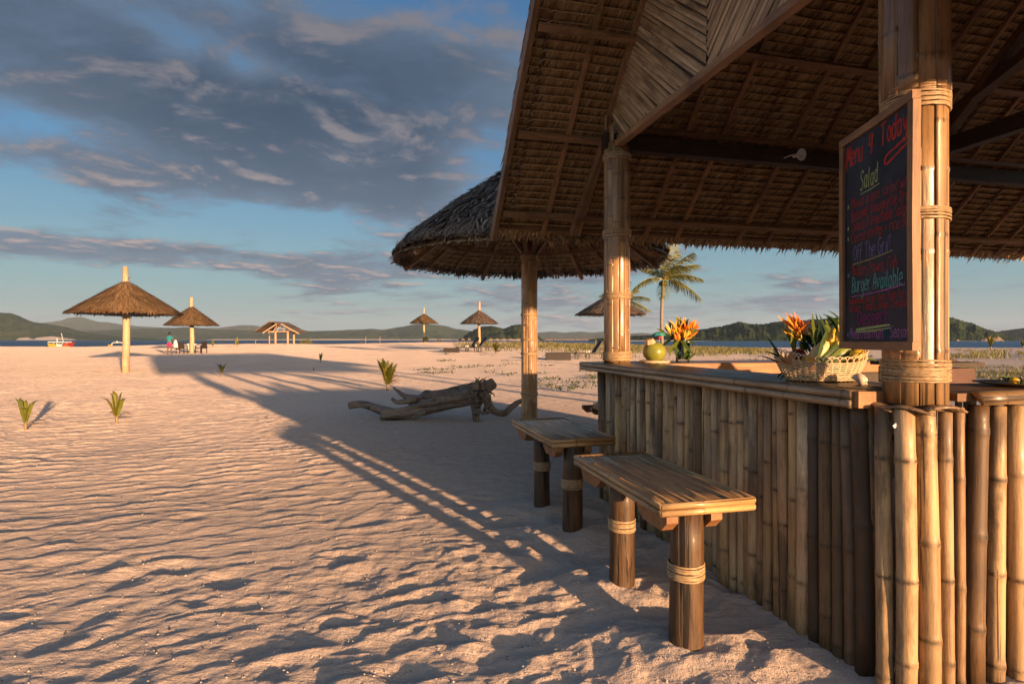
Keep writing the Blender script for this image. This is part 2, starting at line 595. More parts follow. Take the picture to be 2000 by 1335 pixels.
def ground_z(x, y):
    """height of the beach at one point, read from a table of 0.25 m cells"""
    i, j = math.floor(x * 4), math.floor(y * 4)
    if (i >> 5, j >> 5) not in _gz:
        a, b = (i >> 5) << 5, (j >> 5) << 5
        X_, Y_ = np.meshgrid((a + np.arange(33)) / 4.0, (b + np.arange(33)) / 4.0, indexing='ij')
        _gz[(i >> 5, j >> 5)] = (base_height(X_, Y_) + 0.02 * perlin(X_ / 2.1, Y_ / 2.1, 5)).tolist()
    T = _gz[(i >> 5, j >> 5)]
    fx, fy = x * 4 - i, y * 4 - j
    i, j = i & 31, j & 31
    return (T[i][j] * (1 - fx) + T[i + 1][j] * fx) * (1 - fy) + (T[i][j + 1] * (1 - fx) + T[i + 1][j + 1] * fx) * fy


def at_ground(px, py, lo=1.5, hi=150):
    """the point of the beach that shows at a pixel of the photograph"""
    u, v = (px - 1000) / 1111.0, (662.5 - py) / 1111.0
    d, prev = lo, None
    while d < hi:
        if EYE + v * d <= ground_z(u * d, d): break
        d *= 1.006
    return Vector((u * d, d, ground_z(u * d, d)))


# rows of the sand sheet: fine near the camera, coarse far away and behind it
ang = np.concatenate([np.linspace(-49, 47, 700), np.linspace(47, 311, 70)[1:-1]])
ang = np.radians(ang)
rad = np.concatenate([[0.0, 0.5, 1.0, 1.4], np.geomspace(1.7, 13, 640), np.geomspace(13, 40, 330)[1:], np.geomspace(40, 140, 120)[1:], np.geomspace(140, 420, 12)[1:]])
A_, R_ = np.meshgrid(ang, rad)
GX, GY = np.sin(A_) * R_, np.cos(A_) * R_
Z = base_height(GX, GY) + 0.02 * perlin(GX / 2.1, GY / 2.1, 5)
# wind and foot ripples, their crests across the light
ca, sa_ = math.cos(R(24)), math.sin(R(24))
al = GX * ca + GY * sa_                     # along the crests
ac = -GX * sa_ + GY * ca                    # across the crests
wx = 0.13 * fbm(GX / 0.8, GY / 0.8, 21, 3) + 0.050 * perlin(GX / 0.19, GY / 0.19, 23) + 0.016 * perlin(GX / 0.07, GY / 0.07, 24)


def skewed(ph):                                    # long slope to the light, short one behind the crest
    f = ph - np.floor(ph)
    return np.where(f < 0.70, (f / 0.70) ** 1.25, ((1 - f) / 0.30) ** 1.1)


mask = 0.25 + 0.75 * sstep(perlin(al / 0.45, ac / 0.20, 31) + 0.35 * perlin(al / 0.2, ac / 0.1, 33), -0.25, 0.30)
mask2 = sstep(perlin(al / 0.22, ac / 0.09, 35), -0.3, 0.4)
rip = skewed((ac + wx) / 0.215) * mask
rip2 = skewed((ac + wx * 1.3) / 0.094 + 0.3) * mask2
rip3 = perlin((ac + wx * .3) / 0.027, al / 0.06, 41)
near = 1 - sstep(R_, 9, 26)
# trodden, churned sand by the bar; smoother sheltered sand behind the shade line
churn = np.exp(-(((GX - 0.2) / 2.4) ** 2 + ((GY - 2.4) / 1.5) ** 2))
calm = sstep(GX * .82 + GY * .57, 2.3, 3.0) * sstep(GY, 3.2, 4.5)
amp = (1 - 0.5 * calm) * (0.8 + 0.5 * fbm(GX / 3.1, GY / 3.1, 51, 2)) * (1 + 0.7 * sstep(R_, 3.5, 10))
Z = Z + amp * (0.0135 * rip + 0.0058 * rip2 + 0.0022 * rip3 * near)
Z = Z + 0.008 * fbm(GX / 0.75, GY / 0.75, 61, 3) * (0.2 + 0.6 * churn)
Z = Z + churn * (0.006 * fbm(GX / 0.16, GY / 0.16, 71, 3))
# footprints and scuffed hollows
fr = random.Random(11)
holes = []
for _ in range(200):
    if fr.random() < .6: hx, hy = fr.gauss(-0.1, 1.2), 1.9 + abs(fr.gauss(0, 1.6))
    else: hx, hy = fr.uniform(-6, 2), fr.uniform(2, 11)
    holes.append((hx, hy, fr.uniform(.045, .10), fr.uniform(.004, .013), fr.uniform(0, 3.14)))
for (lx, ly) in ((.735, 2.40), (.575, 3.0), (.40, 3.83), (.23, 4.38)):
    holes.append((lx, ly, .24, -.028, 0))
for hx, hy, hr, hd, ha in holes:
    if math.hypot(hx, hy) < 1.6: continue
    r0 = math.hypot(hx, hy)
    i0, i1 = np.searchsorted(rad, [r0 - 4 * hr, r0 + 4 * hr])
    a0 = math.atan2(hx, hy); da_ = 4 * hr / r0
    j0, j1 = np.searchsorted(ang[:700], [a0 - da_, a0 + da_])
    if j1 <= j0: continue
    sx, sy = GX[i0:i1, j0:j1] - hx, GY[i0:i1, j0:j1] - hy
    p_, q_ = sx * math.cos(ha) + sy * math.sin(ha), -sx * math.sin(ha) + sy * math.cos(ha)
    dd = (p_ / (hr * 1.5)) ** 2 + (q_ / hr) ** 2
    Z[i0:i1, j0:j1] += -hd * np.exp(-dd * 1.2) + 0.45 * hd * np.exp(-((np.sqrt(dd) - 1.5) / .45) ** 2)
nr, na = Z.shape
co = np.empty((nr * na, 3), np.float32)
co[:, 0], co[:, 1], co[:, 2] = GX.ravel(), GY.ravel(), Z.ravel()
ii, jj = np.meshgrid(np.arange(nr - 1), np.arange(na), indexing='ij')
j2 = (jj + 1) % na
quads = np.stack([ii * na + jj, (ii + 1) * na + jj, (ii + 1) * na + j2, ii * na + j2], -1).reshape(-1, 4)[:, ::-1]


def grid_mesh(name, co, quads, mat, smooth=True):
    me = bpy.data.meshes.new(name)
    me.vertices.add(len(co)); me.vertices.foreach_set('co', np.ascontiguousarray(co, np.float32).ravel())
    me.loops.add(quads.size); me.loops.foreach_set('vertex_index', np.ascontiguousarray(quads, np.int32).ravel())
    me.polygons.add(len(quads)); me.polygons.foreach_set('loop_start', np.arange(0, quads.size, 4, dtype=np.int32))
    me.polygons.foreach_set('use_smooth', np.full(len(quads), smooth))
    me.materials.append(mat)
    me.update(calc_edges=True)
    return me


m, t = new_mat('coral_sand')
g_ = t.n('ShaderNodeNewGeometry')
P_ = g_.outputs['Position']
n1 = noise(t, P_, 0.35, 5, 0.6)
n2 = noise(t, P_, 9, 6, 0.65)
n3 = noise(t, P_, 170, 3, 0.7)
n4 = noise(t, P_, 55, 4, 0.7)
c = t.ramp(n1, [(0.3, (0.55, 0.440, 0.360)), (0.7, (0.64, 0.518, 0.43))])
c = t.mix(1.0, c, t.ramp(n2, [(0.25, (0.84, 0.82, 0.80)), (0.7, (1.08, 1.08, 1.08))]), 'MULTIPLY')
c = t.mix(1.0, c, t.ramp(n3, [(0.3, (0.80, 0.78, 0.76)), (0.7, (1.12, 1.12, 1.12))]), 'MULTIPLY')
c = t.mix(t.smooth(n4, 0.69, 0.75), c, (0.80, 0.74, 0.66))
mpr = t.n('ShaderNodeMapping')
mpr.inputs['Rotation'].default_value = (0, 0, R(-24))
mpr.inputs['Scale'].default_value = (2.2, 9.0, 1)
t.l(P_, mpr.inputs[0])
nrp = noise(t, mpr.outputs[0], 1.0, 4, 0.6, None, 0.3)
hh = t.m('ADD', t.m('ADD', t.m('MULTIPLY', n2, 0.9), t.m('MULTIPLY', nrp, 1.1)), t.m('ADD', t.m('MULTIPLY', n4, 0.30), t.m('MULTIPLY', n3, 0.10)))
finish(t, c, 0.95, hh, 1.0, 0.038, spec=0.15, diff_rough=1.0)
M_SAND = m
sand = put('sand_beach', grid_mesh('sand_beach', co, quads, M_SAND))
tag(sand, 'pale rippled coral sand of the beach', kind='structure')
del sand['label']

# the sea: one disc out to the horizon
SEA_Z = -1.0
m, t = new_mat('sea_water')
g_ = t.n('ShaderNodeNewGeometry')
wv = noise(t, g_.outputs['Position'], 0.55, 6, 0.62, (1, 1.6, 1), 0.4)
wv2 = noise(t, g_.outputs['Position'], 0.06, 4, 0.6, (0.4, 1.6, 1))
c = t.ramp(t.m('ADD', t.m('MULTIPLY', wv, 0.6), t.m('MULTIPLY', wv2, 0.4)), [(0.38, (0.006, 0.022, 0.055)), (0.62, (0.022, 0.062, 0.13))])
finish(t, c, 0.35, wv, 1.0, 0.9, spec=0.35)
M_SEA = m
mb = MB()
N_ = 96
rr = [60, 200, 800, 3000, 12000, 30000]
vs = [(r_ * math.cos(2 * math.pi * k / N_), r_ * math.sin(2 * math.pi * k / N_), SEA_Z) for r_ in rr for k in range(N_)]
mb.add(vs, [(i * N_ + k, (i + 1) * N_ + k, (i + 1) * N_ + (k + 1) % N_, i * N_ + (k + 1) % N_) for i in range(len(rr) - 1) for k in range(N_)])
mb.build('sea', M_SEA, smooth=True, kind='structure')


def mat_hill(name, c0, c1, c2, sc):
    m, t = new_mat(name)
    g_ = t.n('ShaderNodeNewGeometry')
    a = noise(t, g_.outputs['Position'], sc, 7, 0.68)
    b_ = noise(t, g_.outputs['Position'], sc * 0.16, 4, 0.6)
    f = t.m('ADD', t.m('MULTIPLY', a, 0.6), t.m('MULTIPLY', b_, 0.4))
    c = t.ramp(f, [(0.36, c0), (0.5, c1), (0.64, c2)])
    finish(t, c, 0.9, a, 1.0, 0.35 / sc, spec=0.1)
    return m


def hill_range(name, prof, dist, depth, mat, seed, rough=0.12, step=5, bumpy=0.0):
    """a range of hills with the given skyline (px, py) whose crest lies at dist metres"""
    xs = [p[0] for p in prof]; ys = [p[1] for p in prof]
    px = np.arange(xs[0], xs[-1] + 1e-6, step)
    py = np.interp(px, xs, ys)
    k = np.ones(5) / 5
    if len(py) > 12: py[2:-2] = np.convolve(py, k, 'valid')
    H = (663 - py) / 1111.0 * dist + (EYE - SEA_Z)
    H = np.maximum(H, 0)
    H *= 1 + 0.03 * perlin(px / 14.0, px * 0 + seed, seed)
    u = (px - 1000) / 1111.0
    rows = 26
    vv = []
    for j in range(rows + 1):
        f = j / rows                                    # 0 shore, 0.7 crest, 1 far foot
        dd = dist - depth * (0.7 - f)
        s = f / 0.7 if f <= 0.7 else (1 - f) / 0.3
        prof_s = np.clip(s, 0, 1) ** 0.85
        nn = fbm(px / 60.0 + 3 * f, px * 0 + f * 4.0 + seed, seed, 5, 0.55)
        rid = fbm(px / 22.0, px * 0 + f * 1.2 + seed, seed + 3, 3)
        hgt = H * (prof_s + rough * (nn + 0.7 * rid) * np.sin(np.pi * min(1, s)) )
        if bumpy: hgt = hgt + bumpy * perlin(px / 1.6, px * 0 + f * 60, seed + 9) * (0.3 + 0.7 * prof_s)
        hgt = np.minimum(hgt, H * (dd / dist) if f < 0.7 else H) + (bumpy * 0.7 * perlin(px / 1.1, px * 0 + f * 97, seed + 19) if bumpy else 0)
        dy = dd * np.ones_like(px)
        vv.append(np.stack([u * dy, dy, SEA_Z - 0.5 + hgt], -1))
    V = np.concatenate(vv).astype(np.float32)
    n = len(px)
    ii, jj = np.meshgrid(np.arange(rows), np.arange(n - 1), indexing='ij')
    q = np.stack([ii * n + jj, ii * n + jj + 1, (ii + 1) * n + jj + 1, (ii + 1) * n + jj], -1).reshape(-1, 4)
    o = put(name, grid_mesh(name, V, q, mat))
    o['kind'] = 'structure'
    return o


M_HILLD = mat_hill('dry_forest_hill', (0.022, 0.042, 0.014), (0.048, 0.075, 0.024), (0.115, 0.120, 0.045), 0.02)
M_HILLF = mat_hill('far_hill', (0.035, 0.055, 0.025), (0.065, 0.085, 0.035), (0.15, 0.145, 0.07), 0.012)
M_HILLN = mat_hill('wooded_island', (0.010, 0.020, 0.006), (0.030, 0.048, 0.014), (0.085, 0.095, 0.035), 0.10)
hill_range('far_hills', [(-500, 640), (-200, 628), (-60, 640), (40, 634), (80, 630), (110, 627), (150, 617), (168, 620), (195, 630), (207, 627), (240, 634), (262, 636), (330, 640), (395, 640), (420, 640), (450, 637), (470, 634), (505, 635), (520, 642), (560, 643), (585, 641), (602, 647), (655, 648), (760, 650), (900, 652), (1000, 654), (1049, 648), (1065, 649), (1080, 645), (1097, 650), (1137, 646), (1158, 650), (1176, 646), (1233, 651), (1254, 649), (1290, 653), (1400, 654), (1600, 652), (1900, 655), (1960, 650), (2100, 645), (2400, 640), (2700, 655)], 6800, 1700, M_HILLF, 5)
hill_range('middle_hills', [(-500, 652), (-200, 640), (0, 645), (150, 647), (240, 642), (330, 640), (370, 638), (420, 643), (480, 644), (560, 646), (602, 646), (655, 645), (692, 643), (712, 643), (730, 640), (744, 645), (767, 640), (790, 637), (812, 632), (835, 632), (870, 635), (885, 641), (915, 645), (960, 652), (1010, 658), (1060, 661), (1110, 663)], 4300, 1200, M_HILLD, 15)
hill_range('dry_headland', [(-600, 640), (-380, 600), (-200, 618), (-80, 600), (0, 610), (25, 611), (42, 618), (62, 628), (100, 633), (130, 638), (155, 646), (190, 652), (230, 656), (290, 660), (340, 663)], 2700, 800, M_HILLD, 25)
hill_range('green_islet', [(896, 663), (903, 659), (916, 648), (930, 641), (942, 636), (968, 637), (984, 641), (1002, 634), (1017, 632), (1035, 637), (1046, 650), (1056, 660), (1062, 663)], 1500, 330, M_HILLN, 35, 0.2, 1.5, 2.2)
hill_range('wooded_island', [(1150, 663), (1165, 660), (1200, 658), (1235, 655), (1260, 654), (1297, 652), (1325, 648), (1356, 644), (1383, 640), (1411, 636), (1430, 630), (1445, 627), (1464, 631), (1486, 632), (1517, 627), (1535, 626), (1590, 623), (1647, 619), (1740, 611), (1800, 612), (1848, 619), (1862, 619), (1880, 625), (1902, 631), (1925, 641), (1947, 647), (1960, 652), (1990, 663)], 1150, 300, M_HILLN, 45, 0.2, 1.5, 1.8)
hill_range('low_headland', [(1900, 663), (1930, 652), (1947, 647), (1970, 643), (2000, 640), (2060, 630), (2160, 625), (2300, 640), (2420, 663)], 1900, 400, M_HILLN, 55, 0.2, 2.5, 2.0)
# pale beach below the headland and rocks of the island's point: strips of shore lying at the foot of the hills
M_SHORE = mat_plain('shore_sand', (0.62, 0.48, 0.36), 0.9, 0.2, 0.05)


def shore(name, pts, dist, mat, h=4.0, wd=60):
    mb = MB()
    vs = []
    for (px, hh) in pts:
        u = (px - 1000) / 1111.0
        vs += [(u * (dist - wd), dist - wd, SEA_Z - .2), (u * dist, dist, SEA_Z + hh), (u * (dist + wd), dist + wd, SEA_Z - .2)]
    n = len(pts)
    mb.add(vs, [(3 * i + j, 3 * i + 3 + j, 3 * i + 4 + j, 3 * i + 1 + j) for i in range(n - 1) for j in range(2)])
    return mb.build(name, mat, kind='structure')


shore('distant_beach', [(30, 0), (38, 9), (55, 11), (66, 4), (72, 10), (95, 14), (102, 15), (120, 10), (142, 5), (150, 0)], 2120, M_SHORE)
shore('islet_beach', [(945, 0), (955, 2.5), (975, 3), (1045, 3), (1055, 0)], 1235, M_SHORE, wd=12)
shore('island_beach', [(1180, 0), (1200, 1.2), (1330, 1.5), (1350, .6), (1400, 0)], 930, M_SHORE, wd=10)
shore('island_rocks', [(1866, 0), (1870, 3), (1876, 1), (1915, 1), (1920, 4), (1930, 6), (1940, 5), (1950, 7), (1958, 3), (1963, 0)], 900, mat_plain('pale_rock', (0.20, 0.14, 0.095), 0.9, 0.5, 0.4), wd=10)
shore('far_beach', [(400, 0), (420, 5), (520, 4), (640, 6), (800, 4), (860, 6), (900, 3), (915, 0)], 3440, M_SHORE, wd=20)


# ------------------------------------------------------------------ the bar: axes
AL = R(14)
U = Vector((math.sin(AL), -math.cos(AL), 0))          # along the counter, towards the camera
M = Vector((math.cos(AL), math.sin(AL), 0))           # along the eave, to the right
UP = Vector((0, 0, 1))
F0 = Vector((0.87, 4.72, 0))


def P(s, k, z=0.0):
    return F0 + U * s + M * k + UP * z


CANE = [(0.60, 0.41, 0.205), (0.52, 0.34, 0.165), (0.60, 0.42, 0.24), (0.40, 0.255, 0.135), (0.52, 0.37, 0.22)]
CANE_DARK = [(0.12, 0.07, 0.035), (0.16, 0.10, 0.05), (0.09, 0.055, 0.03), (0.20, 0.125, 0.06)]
STRIPC = [(0.43, 0.26, 0.125), (0.46, 0.285, 0.14), (0.40, 0.24, 0.11), (0.44, 0.275, 0.14), (0.35, 0.205, 0.095)]
TIMB = [(1.0, 1.0, 1.0), (0.85, 0.82, 0.8), (1.1, 1.05, 1.0), (0.7, 0.66, 0.62)]
DARKT = (0.30, 0.27, 0.26)


def pick(lst, d=0.10):
    c = rnd.choice(lst)
    f = rnd.uniform(1 - d, 1 + d)
    return tuple(x * f for x in c)


def cane_mesh(name, h, r, seed, n=10, bend=0.006, gap=(0.24, 0.40)):
    rd = random.Random(seed)
    mb = MB()
    zs, z = [], rd.uniform(0.05, 0.25)
    while z < h - 0.04:
        zs.append(z); z += rd.uniform(*gap)
    rings = [(0.0, r * 1.02, 0.35)]
    for z in zs:
        rings += [(z - .030, r * .985, 0), (z - .010, r * 1.02, .15), (z - .003, r * 1.075, .75), (z + .002, r * 1.03, 1.0), (z + .007, r * 1.07, .6), (z + .016, r * 1.0, .1), (z + .035, r * .97, 0)]
    rings.append((h, r * 0.98, 0.2))
    rings = [q for i, q in enumerate(rings) if 0 <= q[0] <= h]
    rings.sort()
    p1, p2 = rd.uniform(0, 6), rd.uniform(0, 6)
    pts, rs, ts = [], [], []
    for z, q, tt in rings:
        pts.append((bend * math.sin(z * 2.6 + p1), bend * math.sin(z * 3.1 + p2), z)); rs.append(q * (1.04 - 0.06 * z / h)); ts.append(tt)
    mb.tube(pts, rs, n=n, a=ts)
    me = mb.mesh(name, M_CANE, True)
    return me


CANES = [cane_mesh('bamboo_pole', 1.0, 0.03, 100 + i) for i in range(10)]


def cane(parent, base, h, r, color, lean=0.006, name='bamboo_pole'):
    me = rnd.choice(CANES)
    return put(name, me, parent, base, rot=(rnd.gauss(0, lean), rnd.gauss(0, lean), rnd.uniform(0, 6.28)), scale=(r / .03, r / .03, h), color=color)


def strip_mesh(name, h, wdt, seed, bulge=0.008, nodes=.003, mat=None):
    """a split-bamboo strip, standing along z, its round face to +x"""
    rd = random.Random(seed)
    zs, z = [], rd.uniform(0.03, 0.3)
    while z < h - 0.03:
        zs.append(z); z += rd.uniform(0.26, 0.42)
    rings = [(0.0, 0, .2), (h, 0, .1)]
    for z in zs: rings += [(z - .012, 0, 0), (z, nodes, .8), (z + .012, 0, 0)]
    rings = sorted(q for q in rings if 0 <= q[0] <= h)
    mb = MB()
    K_ = 5
    vs, at = [], []
    for z, ex, tt in rings:
        wj = wdt * (1 + rd.uniform(-.03, .03))
        for k in range(K_):
            y = (k / (K_ - 1) - .5)
            vs.append((bulge * (1 - 4 * y * y) + ex, y * wj, z)); at.append(tt)
        vs.append((-0.006, wj * .45, z)); at.append(0); vs.append((-0.006, -wj * .45, z)); at.append(0)
    n = K_ + 2
    fs = []
    for i in range(len(rings) - 1):
        for k in range(n):
            fs.append((i * n + k, i * n + (k + 1) % n, (i + 1) * n + (k + 1) % n, (i + 1) * n + k))
    fs.append(tuple(range(n - 1, -1, -1))); fs.append(tuple(range((len(rings) - 1) * n, len(rings) * n)))
    mb.add(vs, fs, at)
    return mb.mesh(name, mat or M_STRIP, True)


STRIPS = {}


def binding(parent, c, r, z, h=0.03, turns=4, name='lashing', ax=None):
    """a few turns of split rattan round a post, one part"""
    mb = MB()
    for i in range(turns):
        zz = z + (i - (turns - 1) / 2) * h / turns
        n = 30
        ph, tl = rnd.uniform(0, 6.28), rnd.uniform(-.004, .004)
        pts = [(c[0] + math.cos(2 * math.pi * k / n) * (r + rnd.uniform(0, .0025)), c[1] + math.sin(2 * math.pi * k / n) * (r + rnd.uniform(0, .0025)), zz + tl * math.sin(2 * math.pi * k / n + ph) + rnd.uniform(-.001, .001)) for k in range(n + 1)]
        mb.tube(pts, h / turns * .56, n=5, caps=False, a=rnd.random(), flat=1.0)
    return mb.build(name, M_RATTAN, parent, True)


def strip_post(parent, c, z0, z1, r, n, seed, bindings=(), name='post', core_r=None, colors=STRIPC, tones=1.0):
    """a post: a dark pole cased in split bamboo strips, bound with rattan; the strips are its sub-parts"""
    core = MB().tube([(c[0], c[1], z0), (c[0], c[1], z1)], (core_r or r * .84), n=14).build(name, M_LOG, parent, True, loc=(c[0], c[1], z0))
    rd = random.Random(seed)
    wdt = 2 * math.pi * r / n * 1.10
    h = z1 - z0
    key = (round(h, 2), round(wdt, 3))
    if key not in STRIPS: STRIPS[key] = [strip_mesh('bamboo_strip', h, wdt, seed * 31 + i, .0045) for i in range(5)]
    off = rd.uniform(0, 1)
    for k in range(n):
        a = 2 * math.pi * (k + off) / n
        rr_ = r - .006 + rd.uniform(-.002, .003)
        dz = rd.uniform(-.008, .012) if z0 > 0.5 else 0
        put('bamboo_strip', rd.choice(STRIPS[key]), core, (c[0] + math.cos(a) * rr_, c[1] + math.sin(a) * rr_, z0 + dz), rot=(0, rd.uniform(-.0015, .0015), a + rd.uniform(-.06, .06)), color=(lambda q_, c_: tuple(x * q_ for x in c_))(tones * rd.uniform(.78, 1.12), rd.choice(colors)))
    for (z, hh, tn) in bindings:
        binding(core, c, r + .003, z, hh, tn)
    return core


# ------------------------------------------------------------------ the bar hut: posts, beams, roof
hut = thing('beach_bar_hut', 'large open beach bar hut with steep thatched roof on bamboo-cased posts above the counter', 'hut', P(1.33, 3.0))
N0 = P(2.66, 0)
CT = 1.108                                             # height of the counter top
strip_post(hut, F0, CT, 2.90, .108, 13, 3, [(2.80, .05, 4), (2.17, .06, 5), (1.66, .05, 4), (1.165, .075, 6)])
strip_post(hut, N0, 1.052, 2.22, .104, 12, 5, [(2.185, .09, 11), (1.755, .045, 7), (1.185, .08, 11)])
strip_post(hut, N0, 2.20, 3.10, .113, 11, 6, [], tones=.9)
for s_, k_ in ((0, 3.1), (0, 6.2), (2.66, 3.1), (2.66, 6.2)):
    strip_post(hut, P(s_, k_), CT - .01 if k_ < 5 else 0, 2.90, .105, 12, 9, [(2.2, .05, 4), (1.6, .05, 4)])

RS, RA = 1.01, 3.32                                    # underside of the roof: z = RA + RS * s on the far slope
SR = 1.33                                              # ridge
NRM = Vector((-RS * U.x, -RS * U.y, 1)).normalized()    # outward normal of the far slope
DWN = (-U - UP * RS).normalized()                      # down the far slope
K0, K1 = -0.83, 7.3


def roof_pt(s, k, off=0.0):
    return P(s, k, RA + RS * s) + NRM * off


def mirror(v):
    """the same point on the near slope"""
    v = Vector(v)
    s = (v - F0).dot(U)
    return v + U * (2 * (SR - s))


roof = MB()
# solid outer layer of the thatch, ragged at the eave
for near_side in (False, True):
    fn = mirror if near_side else (lambda q: Vector(q))
    nk = 90
    b = len(roof.v)
    vs = []
    for i in range(nk + 1):
        k = K0 + .01 + (K1 - K0 + .02) * i / nk
        j = rnd.uniform(-.012, .012)
        for (s, off) in ((SR, .055), (-.90, .065), (-1.0 + j, .068), (-1.01 + j, .105), (-.4, .135 + j * .5), (SR + .0, .16)):
            vs.append(fn(roof_pt(s, k, off)))
    n = 6
    fs = [(i * n + a_, (i + 1) * n + a_, (i + 1) * n + (a_ + 1) % n, i * n + (a_ + 1) % n) for i in range(nk) for a_ in range(n)]
    fs += [tuple(range(n)), tuple(nk * n + q for q in range(n - 1, -1, -1))]
    roof.add(vs, fs, .35)
roof_o = roof.build('roof', M_OLDTHATCH, hut, loc=roof_pt(SR, 0))
# leaves that stick out of the edge of the rake and the eave
fr_ = MB()
for i in range(2600):
    k = rnd.uniform(K0, K1)
    p = roof_pt(-.97 + rnd.uniform(-.02, .03), k, rnd.uniform(.0, .09))
    L = rnd.uniform(.04, .10) * (1.4 if rnd.random() < .08 else 1)
    d = (DWN * 1.0 - UP * rnd.uniform(0.0, .5) + M * rnd.uniform(-.45, .45)).normalized()
    q = [p, p + d * L * .6, p + d * L - UP * .012]
    wd = rnd.uniform(.010, .024)
    fr_.leaf(q, [wd, wd * .8, .002], M + UP * rnd.uniform(-.4, .4), rnd.random())
for i in range(900):
    s = rnd.uniform(-1.0, SR)
    p = roof_pt(s, K0 + .01, rnd.uniform(.02, .14))
    d = (DWN * 1.0 - M * rnd.uniform(.0, .18)).normalized()
    L = rnd.uniform(.08, .18)
    fr_.leaf([p, p + d * L * .6, p + d * L], [.018, .014, .002], NRM + M * rnd.uniform(-1, 1), rnd.random() * .6)
fr_.build('thatch_fringe', M_NIPA, roof_o, kind='stuff')

# rows of nipa shingles seen from below; each row is a part
rowlen, nrow = .068, 48
ROWM = []
for v_ in range(4):
    mb = MB()
    rd = random.Random(40 + v_)
    k = 0.0
    K = K1 - K0
    wob = [rd.uniform(-.004, .004) for _ in range(40)]
    mb.tube([M * (K * i / 39) + DWN * wob[i] - NRM * .006 for i in range(40)], .005, n=5, a=.5)
    while k < K:
        wd = rd.uniform(.012, .020)
        tl = rd.uniform(-.20, -.02)
        p = M * k + DWN * rd.uniform(-.003, .002) + NRM * rd.uniform(.0, .003)
        d = (DWN + M * tl).normalized()
        L = rd.uniform(.105, .12)
        sd = (M + NRM * rd.uniform(-.25, .25)).normalized()
        mb.leaf([p - NRM * .004, p + d * L + NRM * (.044 + rd.uniform(-.007, .007))], [wd * 1.2, wd * 1.2], sd, min(1, max(0, rd.gauss(.45, .26))))
        k += wd * .70
    ROWM.append(mb.mesh('thatch_row', M_NIPA))
rotm = Matrix.Rotation(math.pi, 4, 'Z')
for j in range(nrow):
    s = SR - (j + 0.6) * rowlen / math.sqrt(1 + RS * RS)
    if s < -.98: break
    o = put('thatch_row', ROWM[j % 4], roof_o, roof_pt(s, K0, 0.0))
    # near slope: the same row turned half round
    o2 = put('thatch_row', ROWM[(j + 2) % 4], roof_o, mirror(roof_pt(s, K1, 0.0)), rot=(0, 0, math.pi))

# rafters, purlins and ties under the thatch
def member(name, p0, p1, w_, h_, up, c, mat=M_TIMBER):
    """a timber built along its own local x, so that the grain runs with it"""
    p0, p1 = Vector(p0), Vector(p1)
    d = p1 - p0
    L = d.length
    mb = MB()
    seg = max(2, int(L / .35))
    rdx = random.Random(int(L * 1e4) + int(w_ * 1e5))
    vs = []
    for i in range(seg + 1):
        x = L * i / seg
        jy, jz = rdx.uniform(-.003, .003), rdx.uniform(-.003, .003)
        for a_, b_ in ((-1, -1), (1, -1), (1, 1), (-1, 1)):
            vs.append((x, a_ * w_ / 2 + jy, b_ * h_ / 2 + jz))
    fs = [(4 * i + q, 4 * i + (q + 1) % 4, 4 * i + 4 + (q + 1) % 4, 4 * i + 4 + q) for i in range(seg) for q in range(4)]
    fs += [(3, 2, 1, 0), tuple(4 * seg + q for q in range(4))]
    mb.add(vs, [f[::-1] for f in fs])
    me = mb.mesh(name, mat)
    X = d.normalized()
    Z_ = Vector(up); Z_ = (Z_ - X * Z_.dot(X)).normalized()
    Y = Z_.cross(X)
    rot = Matrix((X, Y, Z_)).transposed().to_euler()
    return put(name, me, None, p0, rot=rot, color=c)


def child(o, parent):
    o.parent = parent
    o.location = o.location - ORG[parent.name]
    return o


for sgn in (0, 1):
    fn = mirror if sgn else (lambda q: q)
    up = NRM if not sgn else Vector((-NRM.x, -NRM.y, NRM.z))
    for i, k in enumerate([-.34 + .36 * i for i in range(22)]):
        if i % 3 == 2:                                # a split cane tied on with twine
            o = member('split_cane', fn(roof_pt(SR - .02, k + .02, -.014)), fn(roof_pt(-.94, k, -.014)), .018, .012, up, (.75, .6, .5))
        else:
            o = member('rafter', fn(roof_pt(SR - .02, k, -.026)), fn(roof_pt(-.96, k - .01, -.026)), .038, .030, up, tuple(1.6 * x for x in pick(TIMB[:3], .1)))
        child(o, roof_o)
    child(member('split_cane', fn(roof_pt(SR - .02, -.70, -.014)), fn(roof_pt(-.94, -.70, -.014)), .018, .012, up, (.75, .6, .5)), roof_o)
    for s in (-.80, -.26, .32, .88):
        sz = .05 if s != -.80 else .045
        child(member('purlin', fn(roof_pt(s, K0 + .04, -.068)), fn(roof_pt(s, K1, -.068)), sz, sz, up, tuple(1.3 * x for x in pick(TIMB[:3], .05))), roof_o)
    child(member('rake_board', fn(roof_pt(-1.02, K0 + .0, -.02)), fn(roof_pt(SR, K0 + .0, -.02)), .045, .10, up, (1.1, 1.05, 1.0)), roof_o)
    child(member('eave_lath', fn(roof_pt(-.93, K0 + .05, -.008)), fn(roof_pt(-.93, K1, -.008)), .03, .012, up, (.8, .7, .6)), roof_o)
child(member('ridge_beam', roof_pt(SR, K0, -.11), roof_pt(SR, K1, -.11), .07, .1, UP, TIMB[1]), roof_o)
